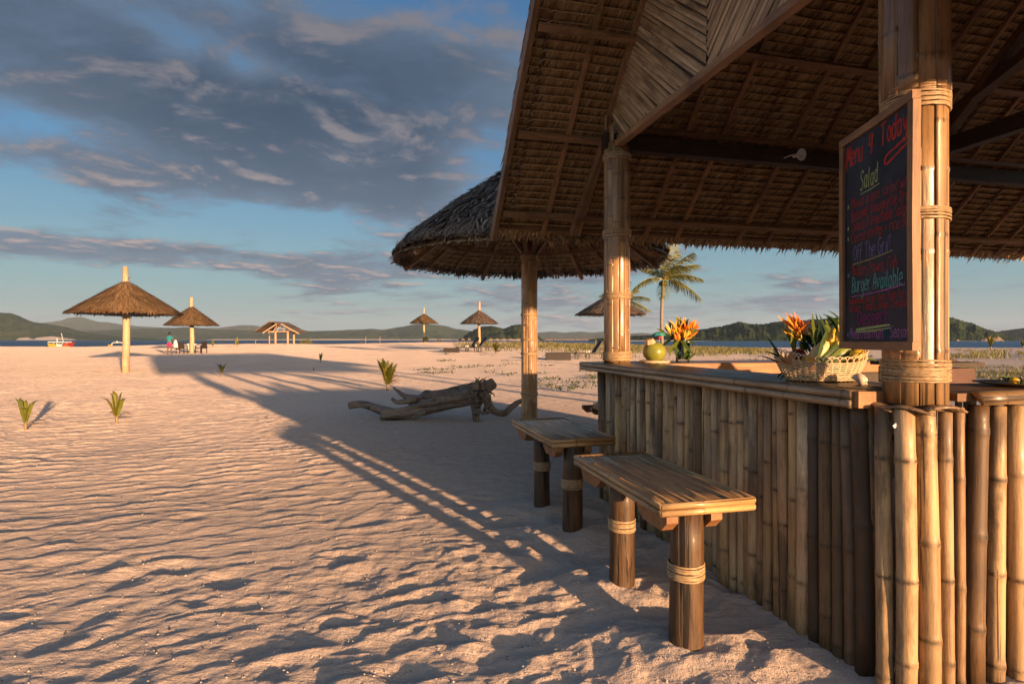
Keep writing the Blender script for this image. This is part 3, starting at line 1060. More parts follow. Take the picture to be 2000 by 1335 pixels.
# twine ties on the split canes
tm = MB()
for k in [-.70] + [-.34 + .36 * i for i in range(2, 22, 3)]:
    for j in range(44):
        s = SR - (j + .6) * rowlen / math.sqrt(2)
        if s < -.95: break
        p = roof_pt(s, k, -.022)
        for q in range(2):
            d = M * rnd.uniform(-1, 1) + DWN * rnd.uniform(-1, 1) - NRM * rnd.uniform(.1, .7)
            tm.bar(p, p + d.normalized() * rnd.uniform(.015, .04), .003, .003)
        tm.bar(p - M * .02 + DWN * .01, p + M * .02 - DWN * .01, .005, .005)
tm.build('twine', M_RATTAN, roof_o, kind='stuff')

# wall plates, tie beams and struts
M_DARKBEAM = mat_wood('dark_aged_beam', (0.020, 0.011, 0.006), (0.07, 0.038, 0.018), 0.6, stretch=(0.08, 1, 1))
for s in (0.0, 2.66):
    child(member('wall_plate', P(s, -.12, 2.93), P(s, K1 - .3, 2.93), .09, .13, UP, (1, 1, 1), M_DARKBEAM), hut)
    child(member('plate_batten', P(s + .075, .15, 3.03), P(s + .075, K1 - .4, 3.03), .05, .035, UP, TIMB[1]), hut)
for k in (3.1, 6.2):
    child(member('tie_beam', P(-.1, k, 3.05), P(2.76, k, 3.05), .10, .14, UP, (1, 1, 1), M_DARKBEAM), hut)
    child(member('king_post', P(SR, k, 3.1), P(SR, k, 4.5), .09, .09, U, TIMB[1]), hut)
    for a_, b_ in ((.25, SR - .06), (2.41, SR + .06)):
        child(member('truss_strut', P(a_, k, 3.12), P(b_, k, 4.1), .07, .09, M, TIMB[3]), hut)
child(member('truss_strut', P(-.35, 3.06, 3.02), P(1.5, 3.16, 3.82), .07, .11, M, (.5, .46, .42)), hut)
child(member('eave_strut', P(.02, -.02, 3.0) - M * .06, P(-.78, -.10, 2.31), .055, .085, NRM, TIMB[0]), hut)
child(member('eave_strut', P(2.64, -.02, 3.0) - M * .06, P(3.44, -.06, 2.33), .055, .085, NRM, TIMB[0]), hut)

# the gable screen of split bamboo in a chevron
BZ = 2.905


def clip(poly, f):
    out = []
    for i in range(len(poly)):
        a, b = poly[i - 1], poly[i]
        fa, fb = f(a), f(b)
        if (fa >= 0) != (fb >= 0):
            t_ = fa / (fa - fb)
            out.append((a[0] + (b[0] - a[0]) * t_, a[1] + (b[1] - a[1]) * t_))
        if fb >= 0: out.append(b)
    return out


panel = MB()
panel.add([P(-.07, -.008, BZ), P(2.73, -.008, BZ), P(2.73, -.008, RA - .07), P(SR, -.008, RA + RS * SR - .03), P(-.07, -.008, RA - .07)], [(0, 1, 2, 3, 4)], 0)
panel.add([P(-.07, 0.008, BZ), P(2.73, 0.008, BZ), P(2.73, 0.008, RA - .07), P(SR, 0.008, RA + RS * SR - .03), P(-.07, 0.008, RA - .07)], [(4, 3, 2, 1, 0)], 0)
panel_o = panel.build('gable_screen', M_DARKBEAM, hut, loc=P(SR, 0, BZ))
for side in (0, 1):
    c_ = -0.55
    while c_ < 2.3:
        wd = rnd.uniform(.026, .036)
        # direction of the slats: down towards the middle, slightly fanned
        ang_ = R(-41 + rnd.uniform(-1.0, 1.0) - 10 * max(0, (0.35 - c_)))
        dx, dz = math.cos(ang_), math.sin(ang_)
        nx, nz = -dz, dx
        # c_ runs up the slope from the lower corner
        ox, oz = 0.0 + c_ * .70, BZ + .0 + c_ * .72
        face, prof = [], [(-.5, .000), (-.2, .006), (.2, .006), (.5, .000)]
        mb = MB()
        ok = False
        tone_ = rnd.random() * .15
        dep = rnd.uniform(.010, .018)
        for q in range(3):
            (w0, h0), (w1, h1) = prof[q], prof[q + 1]
            def cr(w_): return (ox + nx * w_ * wd, oz + nz * w_ * wd)
            a0, a1 = cr(w0), cr(w1)
            poly = [(a0[0] - dx * 3, a0[1] - dz * 3), (a0[0] + dx * 3, a0[1] + dz * 3), (a1[0] + dx * 3, a1[1] + dz * 3), (a1[0] - dx * 3, a1[1] - dz * 3)]
            for f in ((lambda p: p[1] - BZ), (lambda p: RA - .05 + RS * p[0] - p[1]), (lambda p: SR - .004 - p[0]), (lambda p: p[0] + .05)):
                poly = clip(poly, f)
                if len(poly) < 3: break
            if len(poly) < 3: continue
            ok = True
            vs = []
            for (s_, z_) in poly:
                acr = ((s_ - ox) * nx + (z_ - oz) * nz) / wd
                hh_ = h0 + (h1 - h0) * (acr - w0) / (w1 - w0)
                ss = s_ if not side else 2 * SR - s_
                vs.append(P(ss, -dep - hh_, z_))
            mb.add(vs, [tuple(range(len(vs)))], tone_)
            if q in (0, 2):                           # the edge that gives the slat its thickness
                e = [p for p in poly if abs(((p[0] - ox) * nx + (p[1] - oz) * nz) / wd - (w0 if q == 0 else w1)) < .02]
                if len(e) >= 2:
                    e0, e1 = e[0], e[-1]
                    g = lambda p, dd: P(p[0] if not side else 2 * SR - p[0], -dd, p[1])
                    mb.add([g(e0, dep), g(e1, dep), g(e1, .0), g(e0, .0)], [(0, 1, 2, 3)], tone_)
        if ok:
            X_ = (U * (dx if not side else -dx) + UP * dz).normalized()
            Z_ = -M
            Y_ = Z_.cross(X_)
            org_ = P(ox if not side else 2 * SR - ox, 0, oz)
            rm_ = Matrix((X_, Y_, Z_))
            mb.v = [tuple(rm_ @ (Vector(q_) - org_)) for q_ in mb.v]
            put('slat', mb.mesh('slat', M_FLAT), panel_o, org_, rot=rm_.transposed().to_euler(), color=pick([(.56, .39, .23), (.50, .34, .19), (.60, .43, .26), (.42, .28, .15)], .10))
        c_ += wd * rnd.choice([1.0, 1.0, 1.03, 1.10])
child(member('gable_trim', P(-.06, -.028, BZ - .012), P(2.74, -.028, BZ - .012), .062, .045, UP, (1.5, 1.5, 1.5)), hut)
for fn in ((lambda q: q), mirror):
    child(member('gable_trim', fn(P(-.10, -.03, RA - .16)), fn(P(SR, -.03, RA + RS * SR - .09)), .045, .04, UP, (1.5, 1.5, 1.5)), hut)
# two short split canes that cap the post below the screen
for (dx_, z0_, z1_) in ((-.10, 2.82, 3.17), (-.155, 2.80, 3.06), (.10, 2.90, 3.05)):
    o = put('post_cap_strip', strip_mesh('post_cap_strip', z1_ - z0_, .06, 77), hut, P(dx_ * .6, -.105 + abs(dx_) * .3, z0_), rot=(0, 0, math.atan2(-M.y, -M.x) + dx_ * 3), color=STRIPC[3])

# ------------------------------------------------------------------ the counter
bar = thing('bar_counter', 'long bar counter faced with upright bamboo poles with glossy dark slatted top', 'bar counter', P(1.4, .2, 0))
TN = Vector((1.285, 2.175, 0))                         # near end of the outer edge of the top


def C(D, w_, z=0.0):
    return TN - U * D + M * w_ + UP * z


# front wall, pole by pole from the far end
WA = Vector((.765, 4.66, 0))
tt = 0.0
wall_L = 2.53
prev_r = 0
M_NONE = None
i = 0
while tt < wall_L:
    frac = tt / wall_L
    r = rnd.uniform(.021, .034)
    if frac > .84: r = rnd.uniform(.026, .040)
    tt += r
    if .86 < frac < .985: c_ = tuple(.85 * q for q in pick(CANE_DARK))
    elif rnd.random() < .10: c_ = pick(CANE_DARK + [(0.25, .16, .085)])
    else: c_ = pick(CANE, .14)
    base = WA + U * tt + M * rnd.uniform(-.006, .010) + UP * (ground_z(*(WA + U * tt)[:2]) - .04)
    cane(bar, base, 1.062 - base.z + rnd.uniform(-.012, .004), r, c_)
    tt += r * .97
    i += 1
# stout pole at the far corner, and the far and right walls
cane(bar, WA + U * -.03 + UP * -.04, 1.09, .047, (0.22, .145, .08))
tt = .05
while tt < 3.1:
    r = rnd.uniform(.024, .036); tt += r
    cane(bar, WA - U * .03 + M * (tt + .05) + UP * -.04, 1.09, r, pick(CANE, .14)); tt += r
# rounded corner bundle under the near post
cx_, cy_ = N0.x - .0, N0.y - .0
ang0 = math.atan2(-M.y, -M.x)
# the corner and the first poles of the right-hand wall: (pixel column, distance, radius, colour)
last = None
for px_, d_, r, c_ in ((1699, 2.20, .020, (.42, .27, .13)), (1726, 2.11, .0285, (.54, .36, .18)), (1766, 2.065, .034, (.58, .39, .20)), (1811, 2.055, .034, (.56, .38, .19)), (1848, 2.065, .023, (.52, .34, .17)),
                       (1871, 2.11, .019, (.36, .21, .10)), (1904, 2.14, .036, (.19, .11, .05)), (1944, 2.165, .031, (.54, .36, .18)), (1984, 2.19, .035, (.50, .33, .16))):
    c_ = (c_[0] * .84, c_[1] * .85, c_[2] * .90)
    base = Vector(((px_ - 1000) / 1111 * d_, d_, -.05))
    cane(bar, base, 1.10 + rnd.uniform(-.004, .004), r, c_, .003)
    last = base
start = Vector((cx_, cy_, 0)) + U * .08 + M * .10
tt = (last - start).dot(M) + .036
while tt < 4.2:
    r = rnd.uniform(.030, .040)
    tt += r
    cane(bar, start + M * tt - U * .0 + UP * -.05, 1.105, r, pick(CANE + CANE_DARK[:1], .14), .004)
    tt += r
# dark backing boards behind the poles, so that no light shows between them
bk_ = MB()
bk_.bar(WA + M * .05 + UP * .5, WA + M * .05 + U * 2.42 + UP * .5, .02, 1.06, UP)
bk_.bar(WA + M * .04 + U * .03 + UP * .5, WA + M * 3.2 + U * .03 + UP * .5, .02, 1.06, UP)
bk_.bar(start + M * .0 - U * .05 + UP * .5, start + M * 4.2 - U * .05 + UP * .5, .02, 1.06, UP)
bk_.build('backing_board', M_DARKBEAM, bar)

# trim: two courses of split bamboo along the outer edge
def hstrip(name, p0, p1, wdt, seed, parent, c, face, bulge=.010, mat=None, nodes=.003):
    """split bamboo lying from p0 to p1 with its round face towards 'face'"""
    p0, p1 = Vector(p0), Vector(p1)
    d = p1 - p0
    me = strip_mesh(name, d.length, wdt, seed, bulge, nodes, mat)
    Z_ = d.normalized()
    X = Vector(face); X = (X - Z_ * X.dot(Z_)).normalized()
    Y = Z_.cross(X)
    return put(name, me, parent, p0, rot=Matrix((X, Y, Z_)).transposed().to_euler(), color=c)


for q, (z_, wd_, c_) in enumerate(((CT - .018, .036, (.36, .25, .15)), (CT - .052, .032, (.40, .28, .17)))):
    hstrip('trim_strip', C(-.02, -.004 * q, z_), C(2.86, .0, z_), wd_, 200 + q, bar, c_, -M)
    hstrip('trim_strip', C(2.865, 0, z_), C(2.865, 3.6, z_), wd_, 210 + q, bar, c_, -U)
# end grain block and its neighbour to the right of the trim
child(member('end_block', C(-.022, .004, CT - .036), C(-.022, .20, CT - .036), .05, .062, UP, (1.5, 1.3, 1.0)), bar)
child(member('top_frame', C(-.01, .03, CT - .03), C(2.8, .03, CT - .03), .05, .035, UP, TIMB[3]), bar)
# top: split slats running along it, worn and glossy
M_TOP = mat_bamboo('counter_top_slat', coat=0.7, rough=0.28, stain=0.9)
nsl = 14
for i in range(nsl):
    w_ = .012 + (.45 - .02) * i / (nsl - 1)
    D1 = 2.85 - .012
    hstrip('top_slat', C(-.015 + rnd.uniform(-.004, .004), w_, CT - .004), C(D1, w_, CT - .004), .0335, 300 + i, bar, pick([(.13, .085, .05), (.19, .125, .07), (.10, .062, .036), (.24, .16, .09)], .1), UP, .005, None, .0008)
for i in range(nsl):                                   # far leg
    dd = 2.84 - (.45 - .01) * i / (nsl - 1)
    hstrip('top_slat', C(dd, .47, CT - .004), C(dd, 3.6, CT - .004), .0335, 340 + i, bar, pick([(.20, .12, .06), (.28, .17, .085), (.16, .10, .055)], .1), UP, .005)
child(member('inner_apron', C(2.385, .46, CT - .052), C(2.385, 3.5, CT - .052), .018, .088, UP, (1.7, 1.35, 1.0)), bar)
child(member('inner_apron', C(.05, .462, CT - .045), C(2.37, .462, CT - .045), .014, .07, UP, TIMB[0]), bar)
# ledge of bent split cane round the top of the corner bundle
for a0_, a1_, z_, rr_ in ((-1.05, .25, 1.050, .158), (.0, 1.1, 1.047, .162), (.95, 2.1, 1.053, .160)):
    mb = MB()
    n = 9
    vs = []
    for i in range(n + 1):
        a_ = ang0 + a0_ + (a1_ - a0_) * i / n
        zz = z_ + .012 * math.sin(math.pi * i / n * 1.3)
        for (r_, dz_) in ((rr_ - .07, .003), (rr_ - .01, .006), (rr_, .0), (rr_ - .004, -.006), (rr_ - .07, -.004)):
            vs.append((cx_ + math.cos(a_) * r_, cy_ + math.sin(a_) * r_, zz + dz_))
    fs = [(i * 5 + q, i * 5 + (q + 1) % 5, (i + 1) * 5 + (q + 1) % 5, (i + 1) * 5 + q) for i in range(n) for q in range(5)] + [(4, 3, 2, 1, 0), tuple(n * 5 + q for q in range(5))]
    mb.add(vs, fs, 0)
    mb.build('ledge_strip', M_STRIP, bar, True, color=pick([(.26, .165, .09), (.31, .20, .11)]))
# right-hand top with its split-cane edge
RT0 = start - U * .02 + M * .02
child(member('side_top', RT0 - U * .19 + M * .0 + UP * (CT - .025), RT0 - U * .19 + M * 4.2 + UP * (CT - .025), .40, .03, UP, (.8, .7, .6)), bar)
for i, (a_, b_, z_) in enumerate(((.06, .62, 1.085), (.50, 1.5, 1.080), (1.46, 2.9, 1.084), (2.85, 4.2, 1.083))):
    hstrip('trim_strip', RT0 + U * .035 + M * a_ + UP * z_, RT0 + U * .035 + M * b_ + UP * (z_ + .003), .065, 400 + i, bar, pick([(.40, .25, .12), (.36, .23, .11)]), U + UP * .9, .024)
# small white price tag stuck on one cane
tagm = MB().bar(Vector((0, 0, 0)), Vector((.016, 0, .004)), .001, .012, UP)
a_ = ang0 + .02 + .30
tp = Vector((cx_ + math.cos(a_) * .162, cy_ + math.sin(a_) * .162, .985))
put('paper_tag', tagm.mesh('paper_tag', mat_plain('white_paper', (.75, .73, .68), .7, .03)), bar, tp, rot=(0, R(-25), 0))

# the posts' dark logs below the counter are hidden inside it

# ------------------------------------------------------------------ bench seats
def bench(name_label, nl, ang_rot, LL, W_, HB, legs, seed, tint=1.0, brk=True):
    """nl: near left corner of the top; the seat runs away from it along -U turned by ang_rot"""
    rdx = random.Random(seed)
    a_ = Vector((-U.x, -U.y, 0)); a_.rotate(Euler((0, 0, ang_rot)))
    b_ = Vector((M.x, M.y, 0)); b_.rotate(Euler((0, 0, ang_rot)))
    O = Vector((nl[0], nl[1], 0))
    cen = O + a_ * LL / 2 + b_ * W_ / 2
    bn = thing('bamboo_bench', name_label, 'bench', cen, 'bamboo-topped benches along the bar')
    def Q(l, w_, z): return O + a_ * l + b_ * w_ + UP * z
    n = 22
    edge = .030
    for i in range(n):
        w_ = edge + (W_ - 2 * edge) * (i + .5) / n
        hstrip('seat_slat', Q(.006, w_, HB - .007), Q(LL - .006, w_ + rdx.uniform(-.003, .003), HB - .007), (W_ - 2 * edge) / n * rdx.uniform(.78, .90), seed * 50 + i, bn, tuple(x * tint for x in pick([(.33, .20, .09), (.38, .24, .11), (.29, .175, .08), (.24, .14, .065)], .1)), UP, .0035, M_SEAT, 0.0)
    # cross battens beneath that show as dark bands between the slats
    for l in (.04, .32, .66, LL - .04):
        child(member('cross_batten', Q(l, .02, HB - .028), Q(l, W_ - .02, HB - .028), .05, .022, UP, TIMB[3]), bn)
    for z_, wd_ in ((HB - .012, .028), (HB - .040, .028)):
        hstrip('edge_strip', Q(0, 0, z_), Q(LL, 0, z_), wd_, seed * 7 + 1, bn, pick([(.46, .28, .12)]), -b_, .008)
        hstrip('edge_strip', Q(0, W_, z_), Q(LL, W_, z_), wd_, seed * 7 + 2, bn, pick([(.46, .28, .12)]), b_, .008)
        hstrip('edge_strip', Q(0, 0, z_), Q(0, W_, z_), wd_, seed * 7 + 3, bn, (.55, .34, .15), -a_, .008)
        hstrip('edge_strip', Q(LL, 0, z_), Q(LL, W_, z_), wd_, seed * 7 + 4, bn, (.45, .28, .12), a_, .008)
    for w_ in (.03, W_ - .03):
        hstrip('edge_strip', Q(.0, w_, HB - .006), Q(LL, w_, HB - .006), .03, seed * 7 + 9, bn, (.42, .27, .13), UP, .004)
    for (lx, ly, r) in legs:
        gz = ground_z(lx, ly)
        c0 = Vector((lx, ly, gz - .07))
        mb = MB()
        hh_ = HB - .05 - c0.z
        zz = [0, .05, .2, .35, .5, hh_]
        ta = rdx.uniform(-.012, .012)
        mb.tube([(ta * z_, -ta * z_, z_) for z_ in zz], [r * f for f in (1.06, 1.03, 1.0, .985, .975, .95)], n=18, jit=.025, rd=rdx)
        leg = put('leg', mb.mesh('leg', M_LOG, True), bn, c0, color=(1, 1, 1))
        binding(leg, (lx, ly), r * 1.0 + .001, gz + .335, .064, 8)
    if brk:
        wm = (O - Vector((legs[0][0], legs[0][1], 0))).dot(-b_)
        for dw in (-.102, .102):
            mb = MB()
            w0_ = wm + dw
            for l0, sg_ in ((.020, 1), (LL - .020, -1)):
                mb = MB()
                prof = [(l0, HB - .054), (l0, HB - .088), (l0 + .045 * sg_, HB - .128), (l0 + .21 * sg_, HB - .128), (l0 + .27 * sg_, HB - .088), (l0 + .27 * sg_, HB - .054)]
                vs = [Q(l, w0_ - .026, z_) for l, z_ in prof] + [Q(l, w0_ + .026, z_) for l, z_ in prof]
                fs = [(5, 4, 3, 2, 1, 0), (6, 7, 8, 9, 10, 11)] + [(i, (i + 1) % 6, 6 + (i + 1) % 6, 6 + i) for i in range(6)]
                mb.add(vs, fs if sg_ > 0 else [f[::-1] for f in fs])
                mb.build('bracket', M_TIMBER, bn, loc=tuple(cen), color=(1.25, 1.05, .85))
    return bn


bench('bench nearest the camera, on two thick rattan-bound logs beside the bar', (.60, 2.28), 0, 1.0, .43, .64, [(.735, 2.405, .071), (.578, 2.995, .066)], 1)
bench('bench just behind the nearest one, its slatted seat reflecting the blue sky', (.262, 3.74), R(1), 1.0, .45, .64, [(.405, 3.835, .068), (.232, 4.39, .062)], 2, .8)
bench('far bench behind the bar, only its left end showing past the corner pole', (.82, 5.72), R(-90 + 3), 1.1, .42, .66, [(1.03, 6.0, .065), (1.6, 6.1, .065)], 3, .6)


# ------------------------------------------------------------------ thatched parasols
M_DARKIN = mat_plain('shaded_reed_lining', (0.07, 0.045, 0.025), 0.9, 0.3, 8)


def thatch_cone(mb, c, prof, nb, rd, blen=.5, bw=.03, lift=.05, spread=.45, tone=(.45, .22), seg=0):
    """nb leaves laid down the slope of a surface of revolution; prof: (radius, z) from apex to eave"""
    L = [0]
    for (r0, z0), (r1, z1) in zip(prof, prof[1:]): L.append(L[-1] + math.hypot(r1 - r0, z1 - z0))
    tot = L[-1]
    def at_s(s):
        s = max(0, s)
        for i in range(len(prof) - 1):
            if s <= L[i + 1] or i == len(prof) - 2:
                f = (s - L[i]) / (L[i + 1] - L[i])
                return prof[i][0] + (prof[i + 1][0] - prof[i][0]) * f, prof[i][1] + (prof[i + 1][1] - prof[i][1]) * f
    for i in range(nb):
        s = tot * math.sqrt(rd.random()) * 1.0
        a = rd.uniform(0, 2 * math.pi)
        da = rd.uniform(-spread, spread)
        r0, z0 = at_s(s)
        ln = blen * rd.uniform(.5, 1.1)
        pts = []
        for q in (0, .5, 1.0):
            r1, z1 = at_s(min(s + ln * q * math.cos(da), tot * 1.03))
            an = a + ln * q * math.sin(da) / max(r1, .15)
            r1 *= 1 + .018 * math.sin(an * 5 + c[0]) + .010 * math.sin(an * 13)
            z1 += r1 * .012 * math.sin(an * 3 + 1 + c[1])
            lf = lift * (q * rd.uniform(.2, 1.0) - .15)
            k = 1.0
            if seg:                                   # flat facets of a many-sided roof
                hp = math.pi / seg
                k = math.cos(hp) / math.cos(((an % (2 * hp)) - hp))
                k = .35 + .65 * k
            pts.append(Vector((c[0] + math.cos(an) * (r1 * k + lf * .6), c[1] + math.sin(an) * (r1 * k + lf * .6), z1 + lf)))
        sd = Vector((-math.sin(a), math.cos(a), rd.uniform(-.3, .3)))
        wd = bw * rd.uniform(.6, 1.3)
        mb.leaf(pts, [wd, wd, wd * .25], sd, min(1, max(0, rd.gauss(*tone))))


def parasol(label, px, py, hw, ye, ya, yt, poler, seed, mat, nb, group='thatched parasols on the beach', lean=0.0, grey=False, ypy=None, dist=None):
    """px, py: foot; hw: half width in pixels; ye eave, ya apex, yt top of the pole (pixels)"""
    if dist: b = Vector(((px - 1000) / 1111 * dist, dist, ground_z((px - 1000) / 1111 * dist, dist)))
    else: b = at_ground(px, py)
    d = b.y
    zz = lambda y: EYE + (662.5 - y) / 1111 * d
    r = hw / 1111 * d * .90
    t_ = thing('thatched_parasol', label, 'parasol', b, group)
    rd = random.Random(seed)
    ze, za, zt = zz(ye), zz(ya), zz(yt)
    pm = MB()
    pts = [(b.x + lean * f * (zt - b.z) + .025 * math.sin(f * 7 + seed), b.y, b.z - .3 + (zt - b.z + .3) * f) for f in (0, .15, .3, .45, .6, .8, 1)]
    pm.tube(pts, [poler * 1.08, poler * 1.0, poler * 1.03, poler * .97, poler * 1.0, poler * .85, poler * .74], n=12, jit=.04, rd=rd)
    pm.build('pole', M_PALEPOLE, t_, True)
    cx_ = b.x + lean * (ze - b.z)
    prof = [(.05, za), (r * .25, za + (ze - za) * .24), (r * .55, za + (ze - za) * .55), (r * .8, za + (ze - za) * .80), (r * .98, ze)]
    cone = MB()
    cone.lathe((cx_, b.y, 0), [(r * .93, ze - .02), (r * .95, ze + .04), (r * .8, za + (ze - za) * .83), (r * .55, za + (ze - za) * .59), (.06, za - .05)], 28, .15)
    under = MB()
    under.lathe((cx_, b.y, 0), [(r * .90, ze + .0), (r * .5, za + (ze - za) * .62), (.07, za - .12)], 28, .1)
    th = cone.build('thatch_base', M_DARKIN, t_)
    mb = MB()
    thatch_cone(mb, (cx_, b.y), prof, nb, rd, blen=r * .32, bw=r * .014 * (1.6 if nb < 2000 else 1.0), lift=.07 * r / 2, tone=(.36 if grey else .5, .2), spread=.30)
    for i in range(int(nb * .16)):                    # the ragged eave
        a = rd.uniform(0, 6.2832)
        rr_ = r * rd.uniform(.90, .985)
        zb = ze + (r - rr_) * .55 * (za - ze) / r + rd.uniform(0, .05)
        p = Vector((cx_ + math.cos(a) * rr_, b.y + math.sin(a) * rr_, zb))
        dv = Vector((math.cos(a) * rd.uniform(.3, 1), math.sin(a) * rd.uniform(.3, 1), -rd.uniform(.5, 1.1))).normalized()
        ln = r * rd.uniform(.05, .10)
        wd = r * .02
        mb.leaf([p, p + dv * ln * .6, p + dv * ln], [wd, wd, wd * .2], (-math.sin(a), math.cos(a), .2), rd.random() * .5)
    for i in range(16):                               # stray ends round the tip
        a = rd.uniform(0, 6.28)
        p = Vector((cx_, b.y, za - .05))
        dv = Vector((math.cos(a), math.sin(a), rd.uniform(.1, 1.2))).normalized()
        mb.leaf([p, p + dv * r * rd.uniform(.06, .18)], [.02, .006], (0, 0, 1), .3)
    mb.build('thatch', mat, t_, kind='stuff')
    sp = MB()
    for k in range(10):
        a = 6.2832 * k / 10 + .2
        sp.bar((cx_ + math.cos(a) * poler, b.y + math.sin(a) * poler, za - .22), (cx_ + math.cos(a) * r * .9, b.y + math.sin(a) * r * .9, ze - .03), .04, .04)
    sp.build('ribs', M_LOG, t_, kind='stuff')
    return t_, b


parasol('large brown parasol nearest the camera at far left, standing alone on its thick pale pole', 246, 727, 106, 611, 546, 520, .13, 61, M_REED, 5200)
_, P2B = parasol('brown parasol beside the person, shading two dark chairs', 375, 689, 53, 634, 596, 580, .17, 62, M_REED, 2600, lean=-.01)
parasol('small parasol on the sand crest with a low green bush at its foot', 828, 668, 31, 630.5, 611, 600, .13, 63, M_REED, 1500)
parasol('pointed dark parasol behind a pair of loungers, left of the kiosk post', 936, 672, 41, 631, 604, 588, .15, 64, M_OLDTHATCH, 1800)
parasol('dark parasol half hidden behind the far bar post, one lounger beneath it', 1193, 694, 75, 613, 572, 556, .10, 65, M_OLDTHATCH, 3000, dist=33)

# ------------------------------------------------------------------ the round kiosk behind the bar
KB = Vector((.225, 7.37, 0))
kiosk = thing('thatched_kiosk', 'round kiosk with grey thatched cone roof on one thick bamboo-cased post behind the bar', 'kiosk', KB)
strip_post(kiosk, KB, -.05, 2.52, .105, 12, 21, [(.60, .03, 3), (1.12, .03, 3), (1.30, .03, 3), (1.62, .03, 3), (2.36, .05, 4)])
KR, KZ0, KZ1 = 1.71, 2.30, 3.66
kprof = [(.04, KZ1), (.4, 3.42), (.9, 3.07), (1.33, 2.74), (1.61, 2.53), (1.72, 2.38)]
kroof = MB().lathe((KB.x, KB.y, 0), [(1.66, 2.34), (1.70, 2.44), (1.32, 2.71), (.88, 3.03), (.04, 3.60)], 36, .1, caps=False)
kroof_o = kroof.build('roof', M_DARKIN, kiosk)
rd = random.Random(81)
mb = MB()
thatch_cone(mb, KB, kprof, 7600, rd, blen=.34, bw=.026, lift=.045, spread=.55, tone=(.42, .27))
for i in range(2600):
    a = rd.uniform(0, 6.2832)
    wob = .025 * math.sin(a * 9) + .02 * math.sin(a * 23 + 1)
    rr_ = KR * rd.uniform(.93, 1.0)
    p = Vector((KB.x + math.cos(a) * rr_, KB.y + math.sin(a) * rr_, 2.42 + rd.uniform(-.04, .05)))
    sl = rd.uniform(-.5, .5)
    dv = Vector((math.cos(a + sl) * .35, math.sin(a + sl) * .35, -1)).normalized()
    ln = rd.uniform(.08, .14) + wob * .7
    wd = rd.uniform(.016, .03)
    mb.leaf([p, p + dv * ln * .6, p + dv * ln], [wd, wd * .9, .004], (-math.sin(a), math.cos(a), rd.uniform(-.3, .3)), min(1, max(0, rd.gauss(.4, .25))))
mb.build('thatch', M_OLDTHATCH, kroof_o, kind='stuff')


def kin(r, off=0.0):                                  # height of the lining at radius r
    return 3.56 - (3.56 - 2.36) * r / 1.66 - off


for j in range(21):
    r0 = .18 + j * .072
    mb = MB()
    n = int(6.2832 * r0 / .034)
    mb.tube([(KB.x + math.cos(6.2832 * i / 30) * r0, KB.y + math.sin(6.2832 * i / 30) * r0, kin(r0, .012)) for i in range(31)], .006, n=5, caps=False, a=.5)
    for i in range(n):
        a = 6.2832 * (i + rd.uniform(-.3, .3)) / n
        r1 = r0 + rd.uniform(.13, .18)
        p = Vector((KB.x + math.cos(a) * r0, KB.y + math.sin(a) * r0, kin(r0, .008)))
        q = Vector((KB.x + math.cos(a + .02) * r1, KB.y + math.sin(a + .02) * r1, kin(r1, -.012)))
        mb.leaf([p, q], [.036, .03], (-math.sin(a), math.cos(a), rd.uniform(-.15, .15)), min(1, max(0, rd.gauss(.45, .2))))
    mb.build('thatch_row', M_NIPA, kroof_o)
for k in range(20):
    a = 6.2832 * k / 20 + .1
    big_ = k % 3 == 0
    e = Vector((math.cos(a), math.sin(a), 0))
    s_ = .045 if big_ else .028
    r1 = 1.72 if big_ else 1.62
    child(member('rafter', KB + e * .12 + UP * kin(.12, .03), KB + e * r1 + UP * kin(r1, .035 if not big_ else .07), s_, s_, UP, tuple(1.8 * x for x in pick(TIMB[:3]))), kroof_o)
for rr_ in (.75, 1.28):
    for k in range(10):
        a, b_ = 6.2832 * k / 10, 6.2832 * (k + 1.04) / 10
        child(member('ring_batten', KB + Vector((math.cos(a), math.sin(a), 0)) * rr_ + UP * kin(rr_, .055), KB + Vector((math.cos(b_), math.sin(b_), 0)) * rr_ + UP * kin(rr_, .055), .035, .04, UP, (1.5, 1.45, 1.4)), kroof_o)
for k in range(8):
    a = 6.2832 * k / 8 + .42
    e = Vector((math.cos(a), math.sin(a), 0))
    child(member('post_brace', KB + e * .075 + UP * 2.40, KB + e * .36 + UP * 2.76, .055, .05, UP, TIMB[0]), kiosk)
    child(member('capital_slat', KB + e * .10 + UP * 2.40, KB + e * .085 + UP * 2.72, .06, .03, e, TIMB[1]), kiosk)

